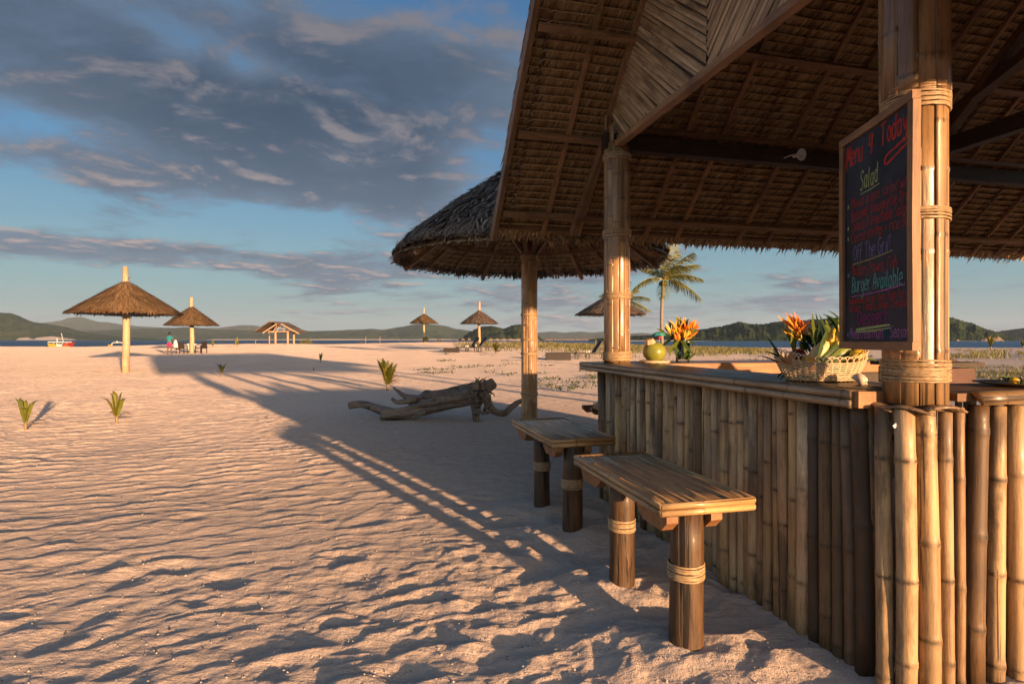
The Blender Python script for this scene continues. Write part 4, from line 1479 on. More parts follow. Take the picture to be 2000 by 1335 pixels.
# ------------------------------------------------------------------ driftwood
def gnarl(mb, pts, rs, seed, n=22, groove=.10, sub=5, twist=1.5):
    """a limb with long grooves: control points refined, section shaped by angular noise that runs with the grain"""
    rd = random.Random(seed)
    pts = [Vector(p) for p in pts]
    P_, R__ = [], []
    for i in range(len(pts) - 1):
        p0, p1, p2, p3 = pts[max(i - 1, 0)], pts[i], pts[i + 1], pts[min(i + 2, len(pts) - 1)]
        for q in range(sub):
            t_ = q / sub
            P_.append(0.5 * ((2 * p1) + (p2 - p0) * t_ + (2 * p0 - 5 * p1 + 4 * p2 - p3) * t_ ** 2 + (3 * p1 - p0 - 3 * p2 + p3) * t_ ** 3))
            R__.append(rs[i] + (rs[i + 1] - rs[i]) * t_)
    P_.append(pts[-1]); R__.append(rs[-1])
    ph = [rd.uniform(0, 6.28) for _ in range(6)]
    fq = [3, 5, 7, 9, 2, 13]
    am = [1, .8, .6, .5, .7, .35]
    vs, prev = [], None
    for i, p in enumerate(P_):
        d = (P_[min(i + 1, len(P_) - 1)] - P_[max(i - 1, 0)]).normalized()
        if prev is None: A, B = frame(d)
        else: A = (prev - d * prev.dot(d)).normalized(); B = A.cross(d)
        prev = A
        for k in range(n):
            t_ = 2 * math.pi * k / n
            g = sum(am[j] * math.cos(fq[j] * (t_ + twist * i / len(P_)) + ph[j] + .5 * math.sin(i * .35 + j)) for j in range(6))
            rr_ = R__[i] * (1 + groove * g * .45 + rd.uniform(-.012, .012))
            vs.append(p + A * math.cos(t_) * rr_ + B * math.sin(t_) * rr_)
    m_ = len(P_)
    fs = [(i * n + k, i * n + (k + 1) % n, (i + 1) * n + (k + 1) % n, (i + 1) * n + k) for i in range(m_ - 1) for k in range(n)]
    fs += [tuple(range(n - 1, -1, -1)), tuple(range((m_ - 1) * n, m_ * n))]
    mb.add(vs, fs, 0)


DY = 9.05
def dw(px, py, off=0.0):
    y = DY + off
    return Vector(((px - 1000) / 1111 * y, y, EYE + (662.5 - py) / 1111 * y + .0))
drift = thing('driftwood_trunk', 'grey weathered driftwood trunk with twisted roots lying on the shaded sand', 'driftwood', dw(850, 821))
px_ = DY / 1111
mb = MB()
gnarl(mb, [dw(744, 812), dw(790, 806), dw(840, 793), dw(890, 780), dw(930, 768)], [.065, .088, .105, .125, .14], 1, n=44, groove=.30)
gnarl(mb, [dw(800, 797, .2), dw(828, 776, .25), dw(870, 770, .25), dw(925, 760, .15)], [.055, .085, .075, .10], 2, n=36, groove=.34)
gnarl(mb, [dw(822, 781, .3), dw(832, 768, .34), dw(845, 768, .34)], [.05, .07, .04], 3, n=16)
o = mb.build('trunk', M_DRIFT, drift, True)
for pts, rs, sd in (([dw(775, 808, .05), dw(745, 800, .1), dw(722, 792, .15), dw(700, 788, .2), dw(682, 791, .22)], [.085, .075, .062, .058, .056], 4),
                    ([dw(845, 790, .15), dw(818, 780, .2), dw(795, 774, .2), dw(780, 765, .2), dw(767, 755, .2)], [.09, .075, .05, .028, .008], 5),
                    ([dw(812, 778, .1), dw(792, 783, .0), dw(775, 784, .0), dw(765, 777, .0)], [.065, .045, .035, .022], 6),
                    ([dw(930, 768, .0), dw(947, 757, .05), dw(965, 746, .1)], [.14, .11, .085], 7)):
    mb = MB(); gnarl(mb, pts, rs, sd, n=18, groove=.12); mb.build('branch', M_DRIFT, drift, True)
for pts, rs, sd in (([dw(925, 775), dw(929, 795), dw(930, 822)], [.11, .07, .045], 8),
                    ([dw(950, 772, .1), dw(955, 790, .12), dw(966, 802, .12), dw(985, 805, .1), dw(998, 795, .1), dw(1012, 785, .1), dw(1030, 779, .1)], [.08, .07, .055, .055, .05, .04, .03], 9),
                    ([dw(945, 770, -.1), dw(951, 788, -.12), dw(946, 801, -.1), dw(958, 804, -.05)], [.04, .035, .025, .015], 10),
                    ([dw(938, 785, -.1), dw(937, 800, -.1), dw(946, 808, -.08), dw(956, 805, -.05)], [.03, .02, .014, .008], 12),
                    ([dw(830, 803, -.1), dw(812, 812, -.15), dw(803, 816, -.15)], [.05, .03, .012], 11)):
    mb = MB(); gnarl(mb, pts, rs, sd, n=14, groove=.16); mb.build('root', M_DRIFT, drift, True)
mb = MB()
rd = random.Random(5)
for i in range(70):
    c_ = dw(rd.gauss(936, 8), rd.gauss(768, 14), rd.uniform(-.24, .05))
    pts = [c_]
    dv = Vector((rd.uniform(-1, 1), rd.uniform(-1, .4), rd.uniform(-1, 1))).normalized()
    for q in range(5):
        dv = (dv + Vector((rd.uniform(-1, 1), rd.uniform(-1, 1), rd.uniform(-1, .8))) * .75).normalized()
        pts.append(pts[-1] + dv * rd.uniform(.02, .05))
    r0 = rd.uniform(.008, .02)
    mb.tube(pts, [r0, r0, r0 * .9, r0 * .7, r0 * .5, r0 * .3], n=5)
mb.ball(dw(928, 758, -.16), .085, 12, 8, (.9, .6, 1.25))
mb.build('root_tangle', M_DRIFT, drift, True, kind='stuff')

# ------------------------------------------------------------------ coconut seedlings and palms
M_SEED = mat_leaf('seedling_leaf', (0.06, 0.08, 0.010), (0.19, 0.19, 0.025), (0.38, 0.25, 0.04))
M_DRYLEAF = mat_leaf('withered_leaf', (0.10, 0.055, 0.02), (0.26, 0.15, 0.06))
M_PALM = mat_leaf('palm_frond_leaflet', (0.06, 0.075, 0.012), (0.20, 0.20, 0.04), (0.42, 0.34, 0.10))
M_STEM = mat_plain('palm_stem', (0.28, 0.20, 0.09), 0.6, 0.25, 18)
M_PTRUNK = mat_wood('palm_trunk_bark', (0.16, 0.12, 0.09), (0.36, 0.29, 0.22), 0.8, stretch=(1, 1, 2.5), scale=8)


def seedling(px, py, hpx, label, seed, nl=6, group='coconut seedlings planted in the sand', dry=2, split=False):
    b = at_ground(px, py)
    h = hpx / 1111 * b.y
    rd = random.Random(seed)
    t_ = thing('coconut_seedling', label, 'seedling', b, group)
    MB().tube([b - UP * .05, b + UP * h * .16, b + UP * h * .32 + Vector((.01, 0, 0))], [h * .045, h * .035, h * .022], n=8).build('stem', M_STEM, t_, True)
    for i in range(nl + 2 + dry):
        isdry = i >= nl + 2
        a = 6.28 * i / (nl + 2) + rd.uniform(-.5, .5) if not isdry else rd.uniform(0, 6.28)
        e = Vector((math.cos(a), math.sin(a) * .8, 0))
        out = rd.uniform(.10, .34) * h if not isdry else rd.uniform(.35, .5) * h
        top = h * rd.uniform(.62, 1.0) if not isdry else h * rd.uniform(.2, .5)
        p0 = b + UP * h * .18
        p1 = p0 + e * out * .3 + UP * (top - .18 * h) * .5
        p2 = p0 + e * out * .75 + UP * (top - .18 * h) * .9
        p3 = p0 + e * out * 1.4 + UP * (top - .18 * h) * (1.0 if not isdry else .45)
        wd = h * rd.uniform(.13, .19) * (.5 if isdry else 1)
        sd = Vector((-e.y, e.x, .15))
        mb = MB()
        if split:
            mb.tube([p0, p1, p2], [.008 * h, .007 * h, .005 * h], n=4)
            for q in range(9):
                f = q / 8
                c_ = p0.lerp(p1, f * 2) if f < .5 else p1.lerp(p2, f * 2 - 1)
                for sg in (-1, 1):
                    dv = (sd * sg * .8 + (p3 - p1).normalized() * .8 + UP * .1).normalized()
                    ln = h * .30 * (1 - abs(f - .5) * .8)
                    mb.leaf([c_, c_ + dv * ln * .5, c_ + dv * ln - UP * .04 * h], [wd * .36, wd * .42, .002], UP.cross(dv) + UP * .2, rd.uniform(.2, .9), .15)
        else:
            mb.leaf([p0, p1, p2, p3], [wd * .25, wd * 1.0, wd * .8, wd * .06], sd, rd.uniform(.2, .95), .25)
        mb.build('leaf', M_DRYLEAF if isdry else M_SEED, t_)
    return t_


seedling(50, 842, 66, 'leafy coconut seedling at the far left edge of the sand', 1, 5, dry=2)
seedling(228, 828, 68, 'coconut seedling with one browned drooping leaf, below the largest parasol', 3, 5, dry=3)
seedling(433, 735, 29, 'small thin seedling alone in the shade band left of centre', 4, 4, dry=2)
seedling(626, 708, 21, 'short dark seedling at the edge of the long shadow', 5, 6, dry=0)
seedling(757, 762, 64, 'tallest young coconut palm, split leaves, just behind the driftwood', 6, 9, dry=2, split=True)
seedling(613, 725, 8, 'tiny green sprout in the shaded sand', 7, 4, dry=0)
seedling(968, 690, 26, 'yellowish seedling right of the pair of loungers', 8, 6, dry=3, split=True)
seedling(415, 678, 16, 'faint dry seedling on the crest between parasol and gazebo, left one', 9, 4, dry=2)
seedling(463, 677, 20, 'faint dry seedling on the crest between parasol and gazebo, taller one', 10, 4, dry=2)
seedling(1163, 672, 14, 'small seedling in the grass left of the far bar post', 12, 5, dry=0)
seedling(1935, 683, 30, 'bright green young coconut plant in the grass right of the near post', 13, 6, dry=0)
seedling(1998, 680, 22, 'green young plant cut off by the right edge of the picture', 14, 5, dry=0)
seedling(706, 673, 8, 'low dry sprout on the crest right of the gazebo', 15, 4, dry=2)

# stakes on the crest
M_STAKE = mat_plain('grey_stake', (0.35, 0.24, 0.15), 0.8)
for px, py, hpx, lb in ((499, 674, 10, 'short pale stake on the crest left of the gazebo'), (714, 671, 15, 'thin stake standing on the crest right of the gazebo'), (742, 670, 14, 'thin leaning stake further right on the crest'), (783, 669, 18, 'reddish stake left of the small crest parasol')):
    b = at_ground(px, py)
    o = MB().tube([b - UP * .1, b + UP * hpx / 2222 * b.y, b + UP * hpx / 1111 * b.y + Vector((.03, 0, 0))], .035, n=6).build('stake', M_STAKE, loc=tuple(b))
    tag(o, lb, 'stake', 'stakes on the crest')


def bush(px, py, wpx, hpx, label, seed, mat, n=420):
    b = at_ground(px, py)
    W_, H_ = wpx / 1111 * b.y / 2, hpx / 1111 * b.y
    rd = random.Random(seed)
    t_ = thing('bush', label, 'bush', b)
    mb = MB()
    for i in range(n):
        a, q = rd.uniform(0, 6.28), math.sqrt(rd.random())
        z = H_ * rd.uniform(.1, 1) * (1 - .55 * q * q)
        p = b + Vector((math.cos(a) * q * W_, math.sin(a) * q * W_, z))
        dv = Vector((rd.uniform(-1, 1), rd.uniform(-1, 1), rd.uniform(.1, 1))).normalized()
        ln = H_ * rd.uniform(.10, .2)
        mb.leaf([p, p + dv * ln * .5, p + dv * ln], [ln * .3, ln * .4, .01], dv.orthogonal(), rd.random())
    mb.build('foliage', mat, t_, kind='stuff')
    mb = MB()
    for i in range(6):
        a = rd.uniform(0, 6.28)
        mb.tube([b, b + Vector((math.cos(a) * W_ * .5, math.sin(a) * W_ * .5, H_ * .6))], [.03, .015], n=5)
    mb.build('stems', M_STEM, t_, kind='stuff')


M_BUSHY = mat_leaf('yellow_green_bush', (0.06, 0.07, 0.012), (0.20, 0.19, 0.03), (0.30, 0.26, 0.06))
M_BUSHD = mat_leaf('dark_green_bush', (0.015, 0.03, 0.008), (0.05, 0.075, 0.02))
bush(598, 671, 24, 11, 'rounded yellow-green bush just right of the gazebo', 3, M_BUSHY)
bush(831, 668, 12, 11, 'low dark bush at the foot of the small crest parasol', 4, M_BUSHD, 260)
bush(857, 668, 9, 8, 'tiny green bush right of the small crest parasol', 5, M_BUSHD, 160)


def palm(px_trunk, crown, dist, ybase, label, seed, fronds, lean, tr=.10):
    X = (px_trunk - 1000) / 1111 * dist
    cpos = Vector(((crown[0] - 1000) / 1111 * dist, dist, EYE + (662.5 - crown[1]) / 1111 * dist))
    b = Vector((X, dist, ground_z(X, dist)))
    t_ = thing('coconut_palm', label, 'palm tree', b, 'coconut palms')
    rd = random.Random(seed)
    pts, rs = [], []
    n = 34
    for i in range(n + 1):
        f = i / n
        p = b.lerp(cpos, f) + Vector((-.10 * math.sin(f * math.pi) , 0, 0)) - UP * (.1 if i == 0 else 0)
        pts.append(p); rs.append(tr * (1.5 - .55 * min(1, f * 3) - .15 * f) * (1.06 if i % 2 else .97))
    MB().tube(pts, rs, n=12).build('trunk', M_PTRUNK, t_, True)
    for (tx, ty, dyy, sag) in fronds:
        tip = Vector(((tx - 1000) / 1111 * dist, dist + dyy, EYE + (662.5 - ty) / 1111 * dist))
        c0 = cpos + UP * .02
        mid = c0.lerp(tip, .45) + UP * sag
        mb = MB()
        q_pts = []
        for i in range(15):
            f = i / 14
            q_pts.append(c0 * (1 - f) ** 2 + mid * 2 * f * (1 - f) + tip * f * f)
        mb.tube(q_pts, [.032 * (1 - .85 * i / 14) for i in range(15)], n=5, a=.95)
        L = (tip - c0).length
        side = (tip - c0).cross(UP).normalized()
        nl = 44
        for i in range(nl):
            f = .14 + .86 * i / (nl - 1)
            g = f * 14; i0 = min(13, int(g)); c_ = q_pts[i0].lerp(q_pts[i0 + 1], g - i0)
            d = (q_pts[i0 + 1] - q_pts[i0]).normalized()
            for sg in (-1, 1):
                ln = L * .34 * (math.sin(math.pi * (.12 + .80 * f)) ** .7) * rd.uniform(.8, 1.1)
                dv = (side * sg * .75 + d * rd.uniform(.45, .8) - UP * rd.uniform(.25, .7)).normalized()
                mb.leaf([c_, c_ + dv * ln * .5, c_ + dv * ln - UP * ln * .22], [.024, .030, .003], d + UP * .2, min(1, max(0, rd.gauss(.45, .25))), .12)
        mb.build('frond', M_PALM, t_)
    mb = MB()
    for i in range(10):
        a = rd.uniform(0, 6.28)
        p = cpos + Vector((math.cos(a) * .12, math.sin(a) * .12, -.12))
        mb.ball(p, .09, 8, 6, (1, 1, 1.2), .4)
    mb.build('coconuts', M_SEED, t_, True, kind='stuff') if seed == 1 else None
    return t_


palm(1297, (1296, 548), 25, 700, 'coconut palm with curved pale trunk rising behind the orange flowers', 1,
     [(1372, 581, .3, .55), (1358, 548, -.8, .45), (1368, 514, .4, .42), (1330, 487, .6, .25), (1308, 472, -.5, .2), (1258, 524, .3, .35), (1234, 566, -.2, .55), (1280, 585, -1.2, .5), (1345, 560, 1.4, .5), (1270, 500, 1.0, .3), (1318, 530, -1.6, .6), (1290, 480, 1.0, .2), (1340, 500, -1.0, .35)], 0, .085)
palm(1214, (1212, 590), 36, 690, 'shorter coconut palm mostly hidden behind the far bar post', 2,
     [(1270, 604, .3, .45), (1262, 584, -.8, .5), (1258, 612, .6, .4), (1248, 565, .4, .4), (1160, 600, .3, .5), (1175, 575, .5, .4), (1230, 550, 0, .2), (1200, 552, .8, .2)], 0, .10)

# ------------------------------------------------------------------ open gazebo on the crest
gb = at_ground(547, 671)
gz_ = gb.z
sc_ = gb.y / 1111
gaz = thing('open_gazebo', 'open wooden gazebo with low gable roof on round posts on the beach crest', 'gazebo', gb)
def G(px, py, off=0.0):
    y = gb.y + off
    return Vector(((px - 1000) / 1111 * y, y, EYE + (662.5 - py) / 1111 * y))
W_ = mat_plain('peeled_post', (0.48, 0.32, 0.20), 0.6)
for px, off, r in ((526, 2.2, .10), (538, -1.6, .14), (562, -1.6, .14), (574, 1.4, .14)):
    p = G(px, 671, off)
    MB().tube([Vector((p.x, p.y, gz_ - .4)), Vector((p.x, p.y, G(0, 646).z))], r, n=10).build('post', W_, gaz, True)
M_GROOF = mat_thatch('dry_palm_roofing', (0.06, 0.045, 0.035), (0.13, 0.095, 0.07), (0.24, 0.17, 0.12))
rl, rm, rr_ = G(511, 648), G(541, 629.5), G(586, 649)
for (a_, b_) in ((rl, rm), (G(549, 630), rr_)):
    mb = MB()
    n = 14
    for i in range(n):
        p, q = a_.lerp(b_, i / n), a_.lerp(b_, (i + 1) / n)
        f0, f1 = -2.3, 2.6
        mb.add([p + Vector((0, f0, 0)), q + Vector((0, f0, 0)), q + Vector((0, f1, 0)), p + Vector((0, f1, 0)), p + Vector((0, f0, .14)), q + Vector((0, f0, .12)), q + Vector((0, f1, .12)), p + Vector((0, f1, .14))],
               [(3, 2, 1, 0), (4, 5, 6, 7), (0, 1, 5, 4), (2, 3, 7, 6), (1, 2, 6, 5), (3, 0, 4, 7)], rd.random())
    mb.build('roof', M_GROOF, gaz)
for a_, b_, s_ in ((G(513, 649, -2.2), G(541, 631, -2.2), .14), (G(549, 631, -2.2), G(584, 650, -2.2), .14), (G(524, 646, -1.6), G(578, 646, -1.6), .12), (G(543, 633, -1.6), G(534, 645, -1.6), .09), (G(547, 633, -1.6), G(556, 645, -1.6), .09), (G(541, 646, -1.6), G(545, 635, -1.6), .08), (G(526, 647, 2.2), G(574, 648, 2.2), .12), (G(541, 633, -1.6), G(549, 633, 2), .10), (G(562, 643, -1.6), G(555, 636, -1.6), .08)):
    MB().bar(a_ - UP * .05, b_ - UP * .05, s_, s_).build('beam', W_, gaz)

# ------------------------------------------------------------------ dark wicker loungers, boxes
M_WICK = mat_plain('dark_brown_wicker', (0.030, 0.020, 0.015), 0.6, 0.35, 40)
M_TOWEL = mat_plain('white_green_towel', (0.60, 0.64, 0.55), 0.9, 0.25, 30)


def lounger(px, py, label, seed, length=2.0, dirx=1, towel=True):
    b = at_ground(px, py)
    t_ = thing('sun_lounger', label, 'sun lounger', b, 'dark wicker sun loungers')
    x0, y0, z0 = b
    w_ = .62
    MB().box((x0 - dirx * .25, y0, z0 + .34), (length * .72, w_, .07)).build('seat', M_WICK, t_)
    sm = MB()
    for i in range(9):
        sm.box((x0 - dirx * .25 + (i - 4) * length * .08, y0, z0 + .385), (.10, w_ * .95, .015))
    sm.build('slats', M_WICK, t_, kind='stuff')
    a0 = Vector((x0 + dirx * .30, y0, z0 + .37)); a1 = a0 + Vector((dirx * .50, 0, .74))
    MB().bar(a0, a1, w_, .09, Vector((0, 1, 0)).cross(a1 - a0)).build('backrest', M_WICK, t_)
    MB().box((x0 + dirx * .72, y0, z0 + .33), (.62, w_, .05)).build('frame', M_WICK, t_)
    for dx_ in (-.85, -.1, .95):
        for dy_ in (-.27, .27):
            MB().box((x0 + dirx * dx_, y0 + dy_, z0 + .15), (.07, .07, .36)).build('leg', M_WICK, t_)
    for s_ in (-.25, .25):
        MB().bar((x0 + dirx * .62, y0 + s_, z0 + .75), (x0 + dirx * .95, y0 + s_, z0 + .34), .03, .03).build('prop', M_WICK, t_)
    t_.rotation_euler.z = R(24 if seed < 3 else 14)
    if towel:
        tw = MB(); tw.tube([Vector((x0 - dirx * .05, y0 - .2, z0 + .45)), Vector((x0 - dirx * .05, y0 + .22, z0 + .45))], .075, n=10)
        tw.tube([Vector((x0 - dirx * .2, y0 - .18, z0 + .44)), Vector((x0 - dirx * .2, y0 + .2, z0 + .44))], .06, n=10)
        o = tw.build('rolled_towel', M_TOWEL, loc=(x0, y0, z0 + .4), smooth=True)
        tag(o, 'rolled pale towel lying on the ' + ('single lounger by the kiosk post' if dirx and seed == 3 else ('front lounger of the pair' if seed == 1 else 'rear lounger of the pair')), 'towel', 'rolled towels on the loungers')


def box_table(px0, px1, py0, py1, label):
    b = at_ground((px0 + px1) / 2, py1)
    s_ = b.y / 1111
    w_, h_ = (px1 - px0) * s_, (py1 - py0) * s_
    t_ = thing('wicker_box', label, 'storage box', b, 'dark boxes beside the loungers')
    MB().box((b.x, b.y + .35, b.z + h_ / 2 - .03), (w_, .7, h_ - .04)).build('body', M_WICK, t_)
    MB().box((b.x, b.y + .35, b.z + h_ - .02), (w_ + .04, .74, .05)).build('lid', M_WICK, t_)


lounger(915, 686.5, 'front lounger of the pair beneath the pointed dark parasol', 1)
lounger(931, 684.5, 'rear lounger of the pair beneath the pointed dark parasol', 2)
lounger(1151, 700, 'single lounger with raised back between the kiosk post and the far bar post', 3)
box_table(866, 896, 679, 688, 'low dark box left of the pair of loungers')
box_table(1067, 1115, 688, 703, 'larger dark box left of the single lounger')

# ------------------------------------------------------------------ person, chairs and table under the second parasol
def skin(name, joints, edges, radii, mat, parent, root=0, sub=2):
    me = bpy.data.meshes.new(name)
    me.from_pydata([tuple(j) for j in joints], edges, [])
    o = bpy.data.objects.new(name + '_skin', me)
    col.objects.link(o)
    o.modifiers.new('s', 'SKIN')
    for i, r in enumerate(radii):
        sv = me.skin_vertices[0].data[i]
        sv.radius = (r, r) if not hasattr(r, '__len__') else r
        sv.use_root = (i == root)
    ss = o.modifiers.new('u', 'SUBSURF'); ss.levels = sub; ss.render_levels = sub
    dg = bpy.context.evaluated_depsgraph_get()
    m2 = bpy.data.meshes.new_from_object(o.evaluated_get(dg))
    m2.name = name
    bpy.data.objects.remove(o)
    m2.materials.clear(); m2.materials.append(mat)
    m2.polygons.foreach_set('use_smooth', [True] * len(m2.polygons))
    org = ORG[parent.name]
    m2.transform(Matrix.Translation(-org))
    return put(name, m2, parent, org)


pb = at_ground(331, 691.5)
person = thing('person', 'person in teal shirt and pink shorts standing back to the camera by the second parasol', 'person', pb)
M_SKIN = mat_plain('brown_skin', (0.16, 0.085, 0.05), 0.55, 0.1)
M_SHIRT = mat_plain('teal_cotton', (0.02, 0.22, 0.24), 0.85, 0.15)
M_SHORT = mat_plain('pink_cotton', (0.70, 0.03, 0.14), 0.85, 0.1)
M_HAIR = mat_plain('black_hair', (0.012, 0.010, 0.009), 0.5, 0.2)
M_CLOTH = mat_plain('white_cloth', (0.72, 0.70, 0.66), 0.85, 0.08)
V3 = Vector
J = [V3((0, 0, .86)), V3((0, 0, 1.05)), V3((0, .02, 1.28)), V3((0, .02, 1.40)), V3((0, .02, 1.45)), V3((0, -.03 + .04, 1.56)), V3((0, .03, 1.64)),
     V3((-.17, .02, 1.34)), V3((-.27, .06, 1.12)), V3((-.22, .22, 1.00)), V3((-.20, .30, .98)),
     V3((.17, .02, 1.34)), V3((.25, .06, 1.10)), V3((.26, .25, 1.02)), V3((.26, .33, 1.02)),
     V3((-.10, 0, .80)), V3((-.13, .02, .45)), V3((-.15, -.02, .08)), V3((-.15, .12, .03)),
     V3((.10, 0, .80)), V3((.13, .02, .45)), V3((.15, -.02, .08)), V3((.17, .12, .03))]
Ed = [(0, 1), (1, 2), (2, 3), (3, 4), (4, 5), (5, 6), (2, 7), (7, 8), (8, 9), (9, 10), (2, 11), (11, 12), (12, 13), (13, 14), (0, 15), (15, 16), (16, 17), (17, 18), (0, 19), (19, 20), (20, 21), (21, 22)]
Rr = [.14, .12, .14, .07, .05, .09, .075, .06, .042, .034, .03, .06, .042, .034, .03, .095, .058, .038, .035, .095, .058, .038, .035]
skin('body', [pb + j for j in J], Ed, Rr, M_SKIN, person)
skin('shirt', [pb + V3(j) for j in ((0, 0, .93), (0, 0, 1.05), (0, .02, 1.27), (0, .02, 1.40), (-.16, .02, 1.34), (-.24, .05, 1.20), (.16, .02, 1.34), (.23, .05, 1.20))],
     [(0, 1), (1, 2), (2, 3), (2, 4), (4, 5), (2, 6), (6, 7)], [.165, .15, .165, .08, .08, .065, .08, .065], M_SHIRT, person)
skin('shorts', [pb + V3(j) for j in ((0, 0, .95), (0, 0, .84), (-.105, 0, .74), (-.12, .01, .60), (.105, 0, .74), (.12, .01, .60))],
     [(0, 1), (1, 2), (2, 3), (1, 4), (4, 5)], [.155, .165, .115, .105, .115, .105], M_SHORT, person)
MB().ball(pb + V3((0, .0, 1.60)), .108, 12, 9, (.92, .95, 1.12)).build('hair', M_HAIR, person, True)
mb = MB()
for k in range(7):
    x = .22 + .03 * math.sin(k * 2.1)
    mb.tube([pb + V3((x + .02 * k, .26, 1.10)), pb + V3((x + .03 * k + .02, .24, .80)), pb + V3((x + .04 * k, .25, .50 + .04 * (k % 3)))], [.04, .06, .05], n=7)
tag(mb.build('white_cloth', M_CLOTH, loc=tuple(pb + V3((.3, .25, .8))), smooth=True), 'white cloth held bunched in the hands of the person in teal', 'cloth')


def armchair(px, py, label, rot, seed, cloth):
    b = at_ground(px, py)
    t_ = thing('armchair', label, 'chair', b, 'dark armchairs under the second parasol')
    Rm = Matrix.Rotation(rot, 3, 'Z')
    X, Y = Rm @ V3((1, 0, 0)), Rm @ V3((0, 1, 0))
    ax = (X, Y, UP)
    W2, D2 = .58, .55
    MB().box(b + UP * .42, (W2, D2, .07), ax).build('seat', M_WICK, t_)
    back = MB()
    for i in range(7): back.box(b + Y * -D2 / 2 + X * (i - 3) * .075 + UP * .68, (.05, .03, .46), ax)
    back.box(b + Y * -D2 / 2 + UP * .92, (W2, .045, .07), ax); back.box(b + Y * -D2 / 2 + UP * .66, (W2, .02, .42), ax)
    back.build('backrest', M_WICK, t_)
    for sx_ in (-1, 1):
        MB().box(b + X * sx_ * W2 / 2 + UP * .64, (.06, D2, .04), ax).build('armrest', M_WICK, t_)
        for sy_ in (-1, 1):
            MB().box(b + X * sx_ * W2 / 2 + Y * sy_ * D2 / 2 + UP * .31, (.05, .05, .66), ax).build('leg', M_WICK, t_)
    if cloth: MB().box(b + UP * .49, (W2 * .86, D2 * .9, .07), ax).build('cushion', M_CLOTH, t_)


armchair(355, 690.5, 'dark armchair with white cushion and its back to the camera, left of the parasol pole', 0.1, 1, True)
armchair(393, 689.5, 'dark armchair seen from the side, right of the parasol pole', R(80), 2, False)
tb = at_ground(374, 688.3)
tbl = thing('small_table', 'small round table draped in white cloth between the two dark armchairs', 'table', tb)
MB().lathe(tb, [(.40, .30), (.36, .70), (.38, .74), (0, .75)], 16).build('tablecloth', M_CLOTH, tbl, True)
MB().tube([tb, tb + UP * .7], .04, n=8).build('leg', M_WICK, tbl)

# ------------------------------------------------------------------ boats beyond the crest
M_YEL = mat_plain('yellow_paint', (0.55, 0.33, 0.03), 0.4, .1, 3)
M_RED = mat_plain('red_paint', (0.42, 0.06, 0.04), 0.4, .1, 3)
M_WHT = mat_plain('white_paint', (0.75, 0.74, 0.70), 0.45, .06, 3)
M_BLK = mat_plain('dark_paint', (0.03, 0.03, 0.035), 0.5)


def BP(px, py, d=118.0):
    return Vector(((px - 1000) / 1111 * d, d, EYE + (662.5 - py) / 1111 * d))


bc = BP(118, 680)
boat = thing('outrigger_boat', 'yellow and red boat with white canopy beyond the sand at far left', 'boat', bc, 'boats moored off the left beach')
for (x0, x1, mat_, nm, yy) in ((95, 113, M_YEL, 'hull', (670, 672, 679)), (113, 126, M_WHT, 'cabin_side', (671, 672, 679)), (124, 137, M_RED, 'bow', (671, 668, 679))):
    a_, b_ = BP(x0, yy[0]), BP(x1, yy[1])
    ab, bb = BP(x0 + (5 if nm == 'hull' else 0), yy[2]), BP(x1 - (6 if nm == 'bow' else 0), yy[2])
    o_ = V3((0, 1.4, 0))
    i_ = V3((0, .35, 0))
    MB().add([a_ - i_, b_ - i_, bb - i_, ab - i_, a_ + o_, b_ + o_, bb + o_, ab + o_], [(0, 1, 2, 3), (7, 6, 5, 4), (0, 4, 5, 1), (3, 2, 6, 7), (0, 3, 7, 4), (1, 5, 6, 2)]).build(nm, mat_, boat)
MB().box(BP(117, 667.2), (3.4, 2, .16)).build('canopy', M_WHT, boat)
for px in (105, 111, 122, 130): MB().bar(BP(px, 673), BP(px, 667.5), .08, .08).build('canopy_post', M_WHT, boat)
MB().bar(BP(124, 668), BP(120, 650), .06, .06).build('mast', M_WHT, boat)
MB().bar(BP(112, 667), BP(111.5, 660), .10, .10).build('mast', M_WHT, boat)
MB().bar(BP(98, 676, 115), BP(136, 676, 115), .14, .14).build('outrigger', M_YEL, boat)
bc = BP(230, 680)
boat = thing('small_boat', 'small boat showing only its white rail frame beyond the sand', 'boat', bc, 'boats moored off the left beach')
MB().tube([BP(218, 676), BP(219, 669.5), BP(222, 668.3), BP(236, 668), BP(239.5, 669.5), BP(241, 676)], .09, n=6).build('rail', M_WHT, boat, True)
MB().box(BP(230, 677), (3.4, 1.6, .5)).build('hull', M_BLK, boat)
MB().tube([BP(229, 668), BP(228.5, 665.5)], .12, n=6).build('lamp', M_WHT, boat)
MB().box(BP(215.5, 673.5), (.6, .5, .25)).build('engine', M_YEL, boat)

